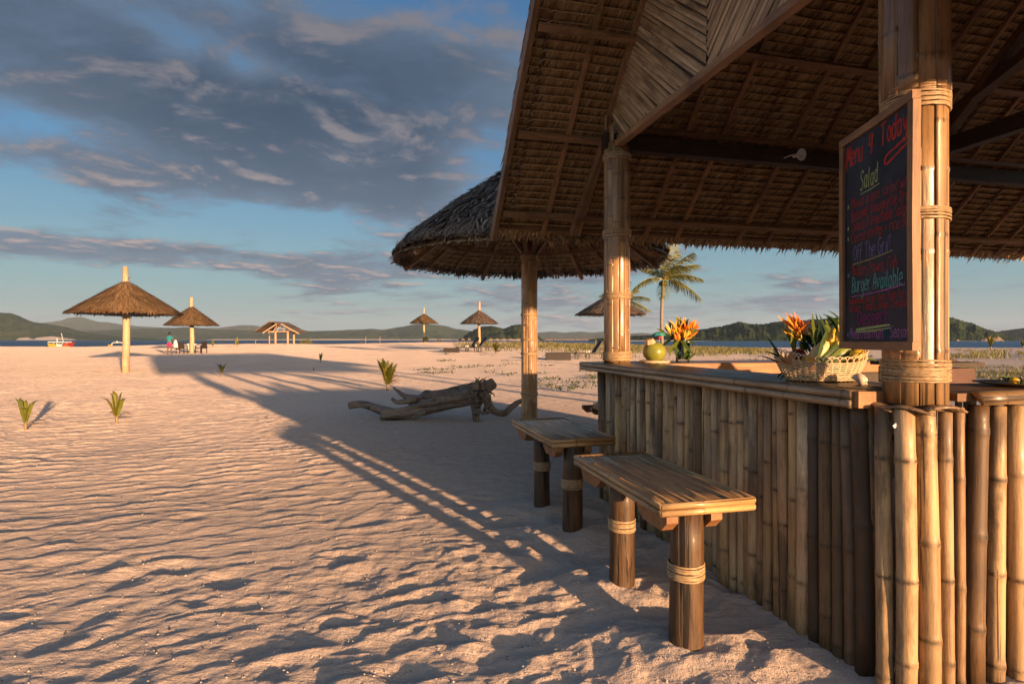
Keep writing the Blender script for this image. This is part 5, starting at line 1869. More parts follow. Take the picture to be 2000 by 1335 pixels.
# ------------------------------------------------------------------ stilt cottages far off
M_COTR = mat_plain('cottage_thatch', (0.16, 0.10, 0.06), 0.9)
M_COTW = mat_plain('cottage_wall', (0.30, 0.20, 0.13), 0.8)
rd = random.Random(9)
def cottage(px, d, w_, label, grp):
    X = (px - 1000) / 1111 * d
    b = V3((X, d, SEA_Z))
    t_ = thing('stilt_cottage', label, 'cottage', b, grp)
    MB().box(b + UP * 2.6, (w_, w_ * .8, 2.0)).build('wall', M_COTW, t_)
    mb = MB()
    e, z0, z1 = w_ * .68, 3.4, 3.4 + w_ * .42
    mb.add([b + V3((-e, -e, z0)), b + V3((e, -e, z0)), b + V3((e, e, z0)), b + V3((-e, e, z0)), b + V3((-e * .35, 0, z1)), b + V3((e * .35, 0, z1))], [(0, 1, 5, 4), (1, 2, 5), (2, 3, 4, 5), (3, 0, 4), (3, 2, 1, 0)])
    mb.build('roof', M_COTR, t_)
    st = MB()
    for i in (-1, 1):
        for j in (-1, 1): st.bar(b + V3((i * w_ * .4, j * w_ * .3, -1)), b + V3((i * w_ * .4, j * w_ * .3, 1.7)), .25, .25)
    st.build('stilts', M_COTW, t_, kind='stuff')


for i in range(19):
    cottage(1047 + i * 6.2 + rd.uniform(-.8, .8), 1500 + i * 6, rd.uniform(5.0, 6.5), 'small thatched cottage on stilts in the long row over the water', 'cottages over the water in the distance')
for i in range(9):
    cottage(905 + i * 13.5 + rd.uniform(-2, 2), 1195, rd.uniform(5, 6.5), 'small thatched cottage at the foot of the green islet', 'cottages along the islet shore')

# ------------------------------------------------------------------ grass and creepers
M_GRASS = mat_leaf('dune_grass', (0.06, 0.07, 0.014), (0.17, 0.15, 0.035), (0.36, 0.27, 0.09))
M_CREEP = mat_leaf('beach_creeper', (0.02, 0.04, 0.010), (0.07, 0.10, 0.025), (0.16, 0.15, 0.05))
rd = random.Random(33)
mb = MB()


def grass_at(px, py, n, hgt, wd, spread):
    b = at_ground(px, py, 12)
    for _ in range(n):
        a, q = rd.uniform(0, 6.28), spread * math.sqrt(rd.random())
        x, y = b.x + math.cos(a) * q, b.y + math.sin(a) * q
        h = hgt * rd.uniform(.5, 1.2)
        p = V3((x, y, ground_z(x, y) - .02))
        l_ = V3((rd.uniform(-.35, .45), rd.uniform(-.3, .3), 0)) * h
        mb.leaf([p, p + l_ * .35 + UP * h * .6, p + l_ + UP * h], [wd, wd * .8, wd * .1], (rd.uniform(-1, 1), rd.uniform(-.5, .5), 0), min(1, max(0, rd.gauss(.5, .22))))


for i in range(1500):                                 # band of grass behind the loungers, denser to the right
    px = rd.uniform(905, 1500)
    f = (px - 905) / 600
    yb = 669 + 13 * max(0, min(1, (px - 1150) / 330))
    py = yb + abs(rd.gauss(0, 1)) * (4 + 5 * min(1, max(0, 1.25 - abs(px - 1180) / 240)))
    if py > 698: continue
    if perlin(px / 26.0, py / 3.5, 3) < (-.05 if px < 1060 else -.3): continue
    grass_at(px, py, 12, .30, .05, 1.4)
for i in range(760):                                  # right of the near post
    px = rd.uniform(1840, 2060)
    py = rd.choice((rd.uniform(683, 704), rd.uniform(683, 704), rd.uniform(717, 742)))
    if perlin(px / 40.0, py / 7.0, 8) < -.12: continue
    grass_at(px, py, 9, .17 if py > 700 else .28, .022 if py > 700 else .035, .5)
tag(mb.build('dune_grass', M_GRASS, kind='stuff'), 'dry yellow-green grass on the dunes behind the bar', None)
mb = MB()
spots = [(rd.uniform(1045, 1175), rd.uniform(712, 765)) for _ in range(18)] + [(rd.uniform(840, 1010), rd.uniform(690, 735)) for _ in range(16)] + [(rd.uniform(1180, 1560), rd.uniform(694, 712)) for _ in range(7)] + [(rd.uniform(140, 1000), rd.uniform(695, 760)) for _ in range(0)] + [(rd.uniform(1850, 2000), rd.uniform(704, 745)) for _ in range(14)]
for (px, py) in spots:
    b = at_ground(px, py, 8)
    L_ = rd.uniform(.25, .9)
    a0 = rd.uniform(-.5, .5)
    for q in range(int(14 + 18 * L_)):
        f = rd.uniform(-1, 1)
        x, y = b.x + f * L_ * math.cos(a0) + rd.gauss(0, .10), b.y + f * L_ * math.sin(a0) * 1.5 + rd.gauss(0, .35)
        z = ground_z(x, y) + .02
        s_ = rd.uniform(.025, .055)
        dv = V3((rd.uniform(-1, 1), rd.uniform(-1, 1), rd.uniform(.2, .9))).normalized()
        p = V3((x, y, z))
        mb.leaf([p, p + dv * s_, p + dv * s_ * 1.8], [s_ * .6, s_, s_ * .3], dv.orthogonal(), rd.random())
tag(mb.build('beach_creeper', M_CREEP, kind='stuff'), 'small green creepers scattered over the sand', None)
# bits of shell, coral and dry twigs on the sand
mb, mb2 = MB(), MB()
for i in range(3800):
    a, q = R(rd.uniform(-45, 40)), 1.9 + 9 * rd.random() ** 1.6
    x, y = math.sin(a) * q, math.cos(a) * q
    ir, ia = np.searchsorted(rad, q), np.searchsorted(ang[:700], a)
    z = float(Z[min(ir, nr - 1), min(ia, 699)])
    s_ = rd.uniform(.0022, .0065) * (1.8 if rd.random() < .04 else 1)
    c_ = V3((x, y, z + s_ * .25))
    vs = [c_ + V3((rd.uniform(.5, 1.3) * s_ * dx_, rd.uniform(.5, 1.3) * s_ * dy_, rd.uniform(.3, .9) * s_ * dz_)) for dx_, dy_, dz_ in ((1, 0, 0), (-1, 0, 0), (0, 1, 0), (0, -1, 0), (0, 0, 1), (0, 0, -1))]
    (mb2 if i % 17 == 0 else mb).add(vs, [(0, 2, 4), (2, 1, 4), (1, 3, 4), (3, 0, 4), (2, 0, 5), (1, 2, 5), (3, 1, 5), (0, 3, 5)], rd.random())
tag(mb.build('coral_fragments', mat_plain('coral_bits', (0.62, 0.50, 0.38), 0.8, .15, 30), kind='stuff'), 'white bits of coral and shell strewn on the sand', None)
tag(mb2.build('dark_debris', mat_plain('dark_twig_bits', (0.05, 0.035, 0.025), 0.8, .3, 30), kind='stuff'), 'dark bits of dry leaf strewn on the sand', None)


# ------------------------------------------------------------------ the menu board
def chalk(name, c):
    m, t = new_mat(name)
    v, oi = obj_vec(t)
    n_ = noise(t, v, 260, 3, 0.7)
    base = t.mix(t.smooth(n_, 0.38, 0.62), tuple(x * .45 for x in c), c)
    finish(t, base, 0.95, spec=.1)
    return m


B_NEAR, B_FAR = Vector((1.332, 1.872, 0)), Vector((1.376, 2.370, 0))
BZ0, BZ1 = 1.262, 2.122
bX = (B_NEAR - B_FAR).normalized()                       # reading direction, far to near
bN = Vector((-bX.y, bX.x, 0))                            # out of the written face
if bN.x > 0: bN = -bN
BW = (B_NEAR - B_FAR).length
BHH = BZ1 - BZ0
board = thing('menu_board', 'framed black chalkboard menu in coloured chalk hanging on the near bamboo post', 'menu board', (B_NEAR + B_FAR) / 2 + UP * (BZ0 + BZ1) / 2)


def Bp(u, v, off=0.0):
    """u from the far edge 0..BW, v from the bottom 0..BHH"""
    return B_FAR + bX * u + UP * (BZ0 + v) + bN * off


m, t = new_mat('chalkboard')
v_, oi_ = obj_vec(t)
sm_ = noise(t, v_, 4.0, 5, 0.62)
sm2 = noise(t, v_, 2.2, 4, 0.6)
bc_ = t.ramp(sm_, [(0.35, (0.010, 0.011, 0.014)), (0.62, (0.028, 0.034, 0.050)), (0.8, (0.05, 0.05, 0.07))])
bc_ = t.mix(t.m('MULTIPLY', t.smooth(sm2, 0.5, 0.7), 0.6), bc_, (0.045, 0.022, 0.045))
finish(t, bc_, 0.6, sm_, 0.1, 0.002, spec=.3)
M_BOARD = m
MB().box(Bp(BW / 2, BHH / 2, -.004), (BW - .02, .012, BHH - .02), (bX, bN, UP)).build('writing_surface', M_BOARD, board)
FC = (1.35, 1.2, 1.05)
fw = .030
child(member('frame_side', Bp(0, BHH - fw / 2, 0), Bp(BW, BHH - fw / 2, 0), .026, fw, UP, FC), board)
child(member('frame_side', Bp(0, fw / 2, 0), Bp(BW, fw / 2, 0), .026, fw, UP, FC), board)
child(member('frame_side', Bp(fw / 2, fw, 0), Bp(fw / 2, BHH - fw, 0), .0255, fw, bX, FC), board)
child(member('frame_side', Bp(BW - fw / 2, fw, 0), Bp(BW - fw / 2, BHH - fw, 0), .0255, fw, bX, FC), board)

GL = {
 'M': '0,0 .4,5.6 1,6 2.1,2 3.1,6 3.6,5.4 3.8,0', 'm': '0,0 0,4 ;0,3 1,4.1 1.7,3.2 1.7,0;1.7,3 2.7,4.1 3.4,3.2 3.5,0', 'e': '.2,2 2.6,2.4 2.4,3.8 1.2,4.1 .2,2.6 .3,.7 1.4,0 2.7,.7',
 'n': '0,4 .1,0;.1,2.8 1.3,4.1 2.3,3.3 2.5,0', 'u': '0,4 .1,1 1,0 2.2,1 2.5,4;2.5,4 2.5,0', '4': '1,6 .2,2.6 2.8,2.8;2.4,5.6 2.2,-.4', 'T': '0,5.7 3.6,6.2;1.8,6 1.6,0',
 'o': '1.4,4 .3,3 .3,1 1.4,0 2.4,1 2.4,3 1.4,4', 'd': '2.4,3.2 1.3,4 .3,3 .3,1 1.3,0 2.4,1.2;2.5,6.2 2.4,0', 'a': '2.4,3.4 1.3,4 .3,3 .3,1 1.3,0 2.4,1.2;2.5,4 2.5,.4 3,0', 'y': '0,4 .6,1.2 1.6,.9 2.4,3;2.6,4 2.2,-1.4 1,-2.2 .1,-1.3',
 'S': '3,5.2 2,6.2 .6,5.4 .7,3.9 2.4,2.6 2.5,.8 1.2,-.2 0,.7', 's': '2.2,3.5 1.1,4.1 .3,3.2 1,2.2 2.1,1.4 1.6,.1 .2,.3', 'l': '.6,6.3 .4,.8 1,0', 'i': '.4,4 .4,0;.4,5.4 .5,5.6', 'x': '0,4 2.4,0;2.4,4 0,0', 'g': '2.4,3.2 1.3,4 .3,3 .4,1.1 1.4,.4 2.4,1.4;2.5,4 2.3,-1.4 1.2,-2.2 .2,-1.5',
 'r': '0,4 .1,0;.1,2.6 1,3.9 2,3.8', 'w': '0,4 .6,0 1.5,3 2.4,0 3.1,4', '/': '2,6.4 0,-.6', 'b': '.2,6.2 .2,0;.2,2.6 1.4,3.9 2.4,2.8 2.2,.8 1,0 .2,.8', 'c': '2.4,3.3 1.3,4 .3,3 .3,1 1.3,0 2.5,.7', 'V': '0,6 1.5,0 3.2,6', 't': '1,5.8 .9,.6 1.8,0;0,4 2,4.1',
 'v': '0,4 1.1,0 2.3,4', 'h': '.2,6.2 .1,0;.1,2.6 1.3,4 2.3,3.1 2.4,0', '&': '2.8,.1 .6,4.4 1.4,5.8 2.2,4.6 .3,1.8 .9,.1 2.8,2.2', '+': '0,2.5 2.6,2.7;1.3,4.2 1.3,1', 'p': '0,4 0,-2.2;0,2.8 1.3,4 2.3,3 2.1,1 .9,.1 0,1',
 'O': '1.8,6 .4,4.8 .2,1.6 1.6,0 3,1.2 3.2,4.4 1.8,6 1.2,5.6', 'f': '2.2,5.7 1.2,6.1 .8,4.8 .7,-.6;0,3.5 2,3.6', 'G': '3.1,5.1 1.9,6.1 .4,4.7 .3,1.6 1.6,0 3,1 3.1,2.8;1.8,2.8 3.6,2.9', 'B': '.3,6 .2,0;.2,6 2.3,5.6 2.2,3.8 .4,3.2 2.6,2.8 2.7,.7 .2,0', 'A': '0,-.3 1.8,6 2.9,-.2;.7,2.2 2.8,2.4',
 'C': '3,5 1.9,6 .5,4.9 .2,1.8 1.4,0 3,.8', 'k': '.2,6.2 .1,0;2.2,4 .3,2 2.3,0', 'P': '.2,6 .1,0;.1,6 2.3,5.7 2.5,4 .3,3', 'F': '.4,6 .2,-.2;.2,6 3.2,6.3;.3,3.3 2.3,3.5', 'D': '.3,6 .2,0;.2,6 2.3,5 3,2.8 2,.6 .2,0', 'J': '2.4,6 2.2,1 1.2,0 .2,.9', 'j': '1.2,4 1,-1.2 0,-2', ',': '.4,.4 .1,-1', '.': '.2,.1 .3,.2',
 '*': '0,3 2,1.2;0,1.3 2,3;1,3.6 1,.6', "'": '.3,6 .2,5', '-': '0,2.2 1.6,2.3', 'q': '2.4,3.2 1.3,4 .3,3 .4,1.1 1.4,.4 2.4,1.4;2.4,4 2.4,-2', 'z': '0,4 2.3,4 0,0 2.4,0'}


def smooth_pts(pts):
    if len(pts) < 3: return pts
    out = []
    for i in range(len(pts) - 1):
        p0, p1, p2, p3 = pts[max(i - 1, 0)], pts[i], pts[i + 1], pts[min(i + 2, len(pts) - 1)]
        for q in range(4):
            t_ = q / 4
            out.append(tuple(0.5 * ((2 * b) + (c - a) * t_ + (2 * a - 5 * b + 4 * c - d) * t_ ** 2 + (3 * b - a - 3 * c + d) * t_ ** 3) for a, b, c, d in zip(p0, p1, p2, p3)))
    out.append(pts[-1])
    return out


RBD = random.Random(4)
CH_N = [0]


def stroke(mb, pts, wd):
    CH_N[0] += 1
    off = .0024 + (CH_N[0] % 24) * .00004
    pts = smooth_pts(pts)
    vs = []
    for i, (x, y) in enumerate(pts):
        x0, y0 = pts[max(i - 1, 0)]; x1, y1 = pts[min(i + 1, len(pts) - 1)]
        dx, dy = x1 - x0, y1 - y0
        L = math.hypot(dx, dy) or 1
        w_ = wd * RBD.uniform(.75, 1.2) / 2
        vs += [Bp(x - dy / L * w_, y + dx / L * w_, off), Bp(x + dy / L * w_, y - dx / L * w_, off)]
    mb.add(vs, [(2 * i, 2 * i + 1, 2 * i + 3, 2 * i + 2) for i in range(len(pts) - 1)], 0)


def write(text, x, y, h, mat, wd, slope=0.0, sq=.80, x1=None, slant=.12, tail=None):
    """one line of chalk lettering: x, y of its start (metres on the board), h cap height, fitted between x and x1"""
    adv, items = 0.0, []
    for ch in text:
        if ch == ' ': adv += 2.2; continue
        g = GL[ch]
        st = [[tuple(float(q) for q in p.split(',')) for p in s_.split()] for s_ in g.split(';')]
        wdt = max(p[0] for s_ in st for p in s_)
        items.append((adv, st)); adv += wdt + .95
    u = h / 6.0
    kx = u * sq if x1 is None else (x1 - x) / adv
    mb = MB()
    for a_, st in items:
        jy = RBD.uniform(-.25, .25)
        for s_ in st:
            pts = []
            for (px, py) in s_:
                X = x + (a_ + px + RBD.uniform(-.08, .08)) * kx + py * u * slant
                pts.append((X, y + (py + jy + RBD.uniform(-.1, .1)) * u + slope * (X - x)))
            pts = [(min(max(a, fw + .003), BW - fw - .003), b) for a, b in pts]
            stroke(mb, pts, wd)
    return mb.build('lettering', mat, board)


RED = chalk('red_chalk', (0.62, 0.075, 0.05)); RED2 = chalk('dull_red_chalk', (0.58, 0.07, 0.06)); YEL = chalk('yellow_green_chalk', (0.50, 0.55, 0.22)); TEAL = chalk('teal_chalk', (0.16, 0.42, 0.36))
VIO = chalk('violet_chalk', (0.26, 0.20, 0.36)); MAG = chalk('magenta_chalk', (0.33, 0.05, 0.20)); PNK = chalk('pink_chalk', (0.48, 0.20, 0.42)); BLU = chalk('blue_chalk', (0.12, 0.35, 0.50)); LIL = chalk('lilac_chalk', (0.50, 0.16, 0.42)); OCH = chalk('ochre_chalk', (0.42, 0.33, 0.16))
X0 = .040
write('Menu', X0, .735, .078, RED, .0075, .02, x1=.170, slant=.06)
write('4', .205, .742, .072, RED, .008, x1=.245)
write('Today', .292, .742, .080, RED, .008, .03, x1=.462, slant=.04)
mb = MB(); stroke(mb, [(.335, .700), (.40, .712), (.46, .728)], .009); stroke(mb, [(.335, .70), (.318, .682), (.330, .668), (.38, .680), (.455, .702)], .009)
mb.build('lettering', RED, board)
write('Salad', .150, .618, .070, YEL, .005, .02, x1=.275, slant=.05)
mb = MB(); stroke(mb, [(.150, .605), (.22, .606), (.285, .612)], .004); mb.build('lettering', YEL, board)
write('Mixed green salad w/', .078, .558, .040, RED2, .0029, .0, x1=.455)
write('Balsamic Vinaigrette Dre', .078, .512, .040, RED2, .0029, .0, x1=.462)
write('Tomato & Vegetable Salad', .078, .468, .040, RED2, .0029, .0, x1=.462)
write('Carrot shrimp + rice Bu', .078, .424, .040, RED2, .0029, .0, x1=.462)
for y_, mt in ((.563, YEL), (.475, YEL), (.432, YEL)): write('*', .050, y_, .035, mt, .004)
write('Off The Grill', .095, .352, .058, VIO, .005, .0, x1=.360, slant=.05)
mb = MB(); stroke(mb, [(.092, .338), (.22, .342), (.37, .352)], .0045); mb.build('lettering', OCH, board)
write('Chicken, Prawns, Fish', .075, .290, .042, RED2, .0029, .0, x1=.395)
write('*', .050, .285, .034, BLU, .004)
write('Burger Available', .085, .226, .060, TEAL, .0055, .0, x1=.430, slant=.05)
mb = MB(); stroke(mb, [(.085, .210), (.25, .214), (.44, .226)], .004); mb.build('lettering', LIL, board)
write('homemade Burger Buns, Pork Patty', .062, .180, .028, RED2, .0024, .004, x1=.462)
write('lettuce, Tomato, Onion, Cheddar', .062, .150, .028, RED2, .0024, .004, x1=.462)
write('Dessert', .130, .096, .056, MAG, .006, .01, x1=.345, slant=.05)
mb = MB()
for a_, b_, c_ in ((.074, .082, .090), (.079, .087, .092), (.068, .072, .080)): stroke(mb, [(.118, a_), (.24, b_), (.352, c_)], .005)
mb.build('lettering', YEL, board)
write('Mixed Fresh Fruits', .068, .043, .040, PNK, .0032, .0, x1=.310)
write('Season', .350, .046, .042, PNK, .0035, .0, x1=.462)
write('*', .046, .046, .036, BLU, .004)
mb = MB()
for i in range(4): stroke(mb, [(.318 + .006 * i, .040), (.321 + .006 * i, .065), (.325 + .006 * i, .090)], .005)
mb.build('lettering', chalk('dark_blue_chalk', (0.03, 0.10, 0.17)), board)

# ------------------------------------------------------------------ fruit basket on the counter
M_WICKW = mat_plain('pale_wicker', (0.60, 0.44, 0.26), 0.5, 0.2, 60, coat=.2)
BC = Vector((1.425, 2.63, CT + .002))
basket = thing('fruit_basket', 'wide pale wicker basket heaped with fruit on the counter beside the near post', 'basket', BC)
rd = random.Random(2)
ba_ = R(3)


def bk(a, r, z):                                       # oval ring point
    x, y = math.cos(a) * .205 * r, math.sin(a) * .125 * r
    return BC + Vector((x * math.cos(ba_) - y * math.sin(ba_), x * math.sin(ba_) + y * math.cos(ba_), z + (.028 * abs(math.cos(a)) ** 3 * (z / .085) if z > 0 else 0)))


NS = 36
mb = MB()
for j in range(9):
    z = .008 + .0095 * j
    rr_ = .76 + .24 * (j / 8) ** .8
    pts = []
    for i in range(NS * 2 + 1):
        a = 2 * math.pi * i / (NS * 2)
        pts.append(bk(a, rr_ + (.016 if (i + j) % 2 else -.010), z + rd.uniform(-.0008, .0008)))
    mb.tube(pts, .0036, n=5, caps=False, a=rd.random())
mb.build('weave', M_WICKW, basket, True)
mb = MB()
for i in range(NS):
    a = 2 * math.pi * (i + .5) / NS
    mb.tube([bk(a, .74, 0), bk(a, .88, .04), bk(a, 1.0, .085)], .003, n=5)
mb.build('stakes', M_WICKW, basket, True)
mb = MB()
for i in range(0, NS):
    a0, a1 = 2 * math.pi * i / NS, 2 * math.pi * (i + 2.6) / NS
    mb.tube([bk(a0, 1.0, .080), bk(a0 * .8 + a1 * .2, 1.02, .106), bk((a0 + a1) / 2, 1.03, .114), bk(a0 * .2 + a1 * .8, 1.02, .106), bk(a1, 1.0, .080)], .0026, n=5)
mb.build('scalloped_rim', M_WICKW, basket, True)
bf = MB(); bf.add([bk(2 * math.pi * i / 24, .75, .004) for i in range(24)], [tuple(range(24))]); bf.build('base', M_WICKW, basket)


def fruit(name, label, cat, c, r, sq, mat, ax=None, stem=True, grp=None):
    t_ = thing(name, label, cat, c, grp)
    mb = MB()
    mb.ball((0, 0, 0), r, 20, 14, sq, 0)
    v2 = []
    for (x, y, z) in mb.v:                             # a dimple at both ends
        q = math.hypot(x, y) / r
        z *= (1 - .16 * math.exp(-(q * 4) ** 2))
        p = Vector((x, y, z))
        if ax is not None: p = ax @ p
        v2.append(tuple(p + c))
    mb.v = v2
    mb.build('flesh', mat, t_, True)
    if stem:
        e = (ax @ Vector((0, 0, 1))) if ax is not None else UP
        MB().tube([c + e * r * sq[2] * .84, c + e * r * sq[2] * 1.12], .0025, n=5).build('stem', M_LOG, t_)


M_APP = mat_plain('dark_red_apple_skin', (0.13, 0.012, 0.018), 0.25, 0.35, 18, coat=.4)
M_ORG = mat_plain('orange_yellow_peel', (0.72, 0.36, 0.025), 0.45, 0.10, 90, coat=.1)
M_MEL = mat_plain('pale_yellow_melon_skin', (0.62, 0.47, 0.20), 0.45, 0.12, 14)
M_BAN = mat_plain('banana_skin', (0.66, 0.42, 0.04), 0.45, 0.25, 22)
M_GRN = mat_plain('green_fruit_skin', (0.24, 0.27, 0.06), 0.45, 0.2, 16)


def at_px(px, py, d):
    return Vector(((px - 1000) / 1111 * d, d, EYE + (662.5 - py) / 1111 * d))


fruit('apple', 'dark red apple at the left front of the fruit basket', 'apple', at_px(1559, 694, 2.60), .036, (1, 1, .92), M_APP, Matrix.Rotation(.3, 3, 'X'))
fruit('orange', 'round yellow-orange fruit right of the apple in the basket', 'orange', at_px(1578, 704, 2.56), .030, (1, 1, .95), M_ORG, Matrix.Rotation(-.4, 3, 'Y'))
fruit('orange', 'orange fruit low behind the scalloped rim, below the apple', 'orange', at_px(1549, 712, 2.60), .032, (1.1, 1, .9), M_ORG)
fruit('mango', 'long pale yellow melon standing tilted in the middle of the basket', 'melon', at_px(1598, 688, 2.66), .034, (.95, .95, 2.1), M_MEL, Matrix.Rotation(R(38), 3, 'Y'))
fruit('papaya', 'green papaya lying behind the leaves at the right of the basket', 'papaya', at_px(1636, 692, 2.68), .045, (.95, .95, 1.5), M_GRN, Matrix.Rotation(R(55), 3, 'Y'))
fruit('mango', 'yellow mango low at the right inside of the basket, behind the leaves', 'mango', at_px(1675, 694, 2.62), .030, (1, 1, 1.3), M_BAN, Matrix.Rotation(R(70), 3, 'Y'))
bh = thing('banana_bunch', 'bunch of small ripe bananas at the back of the basket', 'bananas', at_px(1630, 655, 2.72))
c0 = at_px(1634, 640, 2.72)
for i in range(11):
    a = -1.2 + i * .26
    row = i % 2
    e = Vector((math.sin(a), -.5 - .3 * row, -.3 + .2 * math.cos(a * 2))).normalized()
    p0 = c0 + Vector((math.sin(a) * .012, -.01, -.018 * row))
    pts = [p0, p0 + e * .02 - UP * .006, p0 + e * .045 - UP * .024, p0 + e * .060 - UP * .046, p0 + e * .062 - UP * .056]
    MB().tube(pts, [.004, .0125, .015, .011, .003], n=8).build('banana', M_BAN, bh, True)
MB().tube([c0 + UP * .045, c0 - UP * .03], [.009, .014], n=8).build('stalk', M_GRN, bh, True)

M_LANC = mat_leaf('long_green_leaf', (0.012, 0.035, 0.008), (0.045, 0.085, 0.018), (0.16, 0.19, 0.03), rough=.3)
M_HELI = mat_leaf('orange_flower_bract', (0.70, 0.13, 0.015), (0.85, 0.30, 0.02), (0.90, 0.55, 0.06))
M_HELY = mat_leaf('yellow_flower_bract', (0.75, 0.36, 0.02), (0.85, 0.52, 0.04), (0.90, 0.68, 0.15))
M_HUSK = mat_leaf('dry_flower_bract', (0.30, 0.13, 0.05), (0.62, 0.33, 0.13), (0.75, 0.52, 0.32))


def blade(mb, p, q, wd, bow, side=None, a=None, n=6):
    p, q = Vector(p), Vector(q)
    d = q - p
    bow = Vector(bow)
    pts = [p + d * (i / n) + bow * (4 * (i / n) * (1 - i / n)) for i in range(n + 1)]
    ws = [wd * max(.06, math.sin(math.pi * (.08 + .90 * i / n)) ** .75) for i in range(n + 1)]
    sd = side if side is not None else Vector((1, .25, 0))
    mb.leaf(pts, ws, sd, rd.random() if a is None else a, .12)


lv = thing('leaf_fan', 'fan of long pointed green leaves rising from the right of the fruit basket', 'leaves', at_px(1625, 700, 2.70))
for (x0, y0, x1, y1, wd, bx, dd) in ((1600, 690, 1587, 612, .016, -.01, .0), (1608, 690, 1593, 611, .014, .0, .05), (1612, 688, 1600, 614, .016, .01, .02), (1640, 660, 1608, 612, .013, .008, -.02), (1645, 652, 1609, 613, .014, .006, .05), (1650, 640, 1616, 606, .012, .004, .02), (1652, 648, 1606, 613, .014, .006, -.03),
                                     (1590, 700, 1600, 630, .018, .008, -.02), (1600, 705, 1655, 650, .022, .02, -.04), (1612, 706, 1668, 662, .024, .02, -.04), (1596, 706, 1618, 640, .018, .0, -.05), (1625, 705, 1700, 690, .020, .01, -.04), (1640, 702, 1712, 704, .014, .012, -.04), (1604, 640, 1655, 633, .012, .0, .06),
                                     (1592, 696, 1580, 640, .022, .01, .04), (1604, 700, 1588, 624, .020, .0, .08), (1618, 700, 1612, 622, .022, .01, .08), (1626, 700, 1640, 626, .024, .02, .08), (1640, 696, 1660, 640, .026, .02, .08), (1650, 700, 1690, 668, .024, .02, .06), (1572, 702, 1560, 668, .018, .0, .06), (1655, 706, 1705, 696, .022, .01, .02), (1612, 708, 1580, 700, .016, .0, -.05), (1660, 690, 1668, 650, .024, .01, .1)):
    mb = MB(); blade(mb, at_px(x0, y0, 2.66 + dd), at_px(x1, y1, 2.72 + dd), wd * 1.25, (bx, 0, .012)); mb.build('leaf', M_LANC, lv)
lv2 = thing('leaf_spray', 'thin green leaves fanning out to the left under the basket rim', 'leaves', at_px(1525, 705, 2.62))
for (x0, y0, x1, y1, wd) in ((1528, 706, 1497, 657, .013), (1530, 702, 1490, 686, .014), (1528, 712, 1478, 694, .012), (1530, 712, 1502, 706, .010), (1533, 728, 1518, 738, .016), (1536, 732, 1524, 742, .014)):
    mb = MB(); blade(mb, at_px(x0, y0, 2.60), at_px(x1, y1, 2.62), wd, (.0, 0, .008)); mb.build('leaf', M_LANC, lv2)
fl = thing('dried_flower', 'dry orange-brown flower head fanned out at the left end of the basket', 'flower', at_px(1535, 708, 2.55))
for i in range(17):
    a = -1.25 + i * .13
    p = at_px(1541, 712, 2.56)
    e = Vector((math.sin(a) * .9 - .30, rd.uniform(-.3, .3), math.cos(a) * .9)).normalized()
    mb = MB(); blade(mb, p, p + e * rd.uniform(.045, .072), .013, e.cross(Vector((0, 1, 0))) * .004, Vector((0, 1, .2)) + e.cross(Vector((0, 1, 0)))); mb.build('bract', M_HUSK, fl)


M_GLASS, tg = new_mat('clear_glass')
gl_ = tg.n('ShaderNodeBsdfGlossy'); gl_.inputs['Roughness'].default_value = .04
tr_ = tg.n('ShaderNodeBsdfTransparent'); tr_.inputs['Color'].default_value = (.93, .97, .95, 1)
fr2 = tg.n('ShaderNodeFresnel'); fr2.inputs['IOR'].default_value = 1.35
mx_ = tg.n('ShaderNodeMixShader')
tg.l(tg.m('ADD', fr2.outputs[0], .03), mx_.inputs[0]); tg.l(tr_.outputs[0], mx_.inputs[1]); tg.l(gl_.outputs[0], mx_.inputs[2])
tg.l(mx_.outputs[0], tg.n('ShaderNodeOutputMaterial').inputs[0])


def bouquet(label, base, h_glass, r_glass, fl_pts, leaves, seed):
    t_ = thing('flower_vase', label, 'vase', base, 'glass vases of flowers on the bar')
    g = M_GLASS
    mb = MB().lathe(base, [(r_glass * .85, .003), (r_glass * .92, .02), (r_glass, h_glass), (r_glass * .95, h_glass), (r_glass * .86, .024), (0, .022)], 20)
    mb.build('glass', g, t_, True)
    rdx = random.Random(seed)
    for (x, y, d, n, mat, sz) in fl_pts:
        c = at_px(x, y, d)
        foot = base + Vector((rdx.uniform(-.5, .5) * r_glass, rdx.uniform(-.5, .5) * r_glass, .03))
        st = MB().tube([foot, foot.lerp(c, .5) + Vector((0, 0, .02)), c], .004, n=5)
        s_o = st.build('flower_stem', M_LANC, t_)
        mb = MB()
        ax = (c - foot).normalized()
        for i in range(n):
            a = rdx.uniform(0, 6.28)
            e = (Vector((math.cos(a), math.sin(a), 0)) * rdx.uniform(.25, 1.0) + ax * rdx.uniform(.4, 1.3)).normalized()
            p = c - ax * rdx.uniform(0, .03)
            blade(mb, p, p + e * sz * rdx.uniform(.6, 1.1), sz * .24, ax * sz * -.08, e.orthogonal(), min(1, max(0, rdx.gauss(.5, .3))), 4)
        mb.build('flower', mat, t_)
    for (x0, y0, x1, y1, wd, d) in leaves:
        mb = MB(); blade(mb, at_px(x0, y0, d), at_px(x1, y1, d + rdx.uniform(-.05, .05)), wd, (rdx.uniform(-.01, .01), 0, .01)); mb.build('leaf', M_LANC, t_)
    return t_


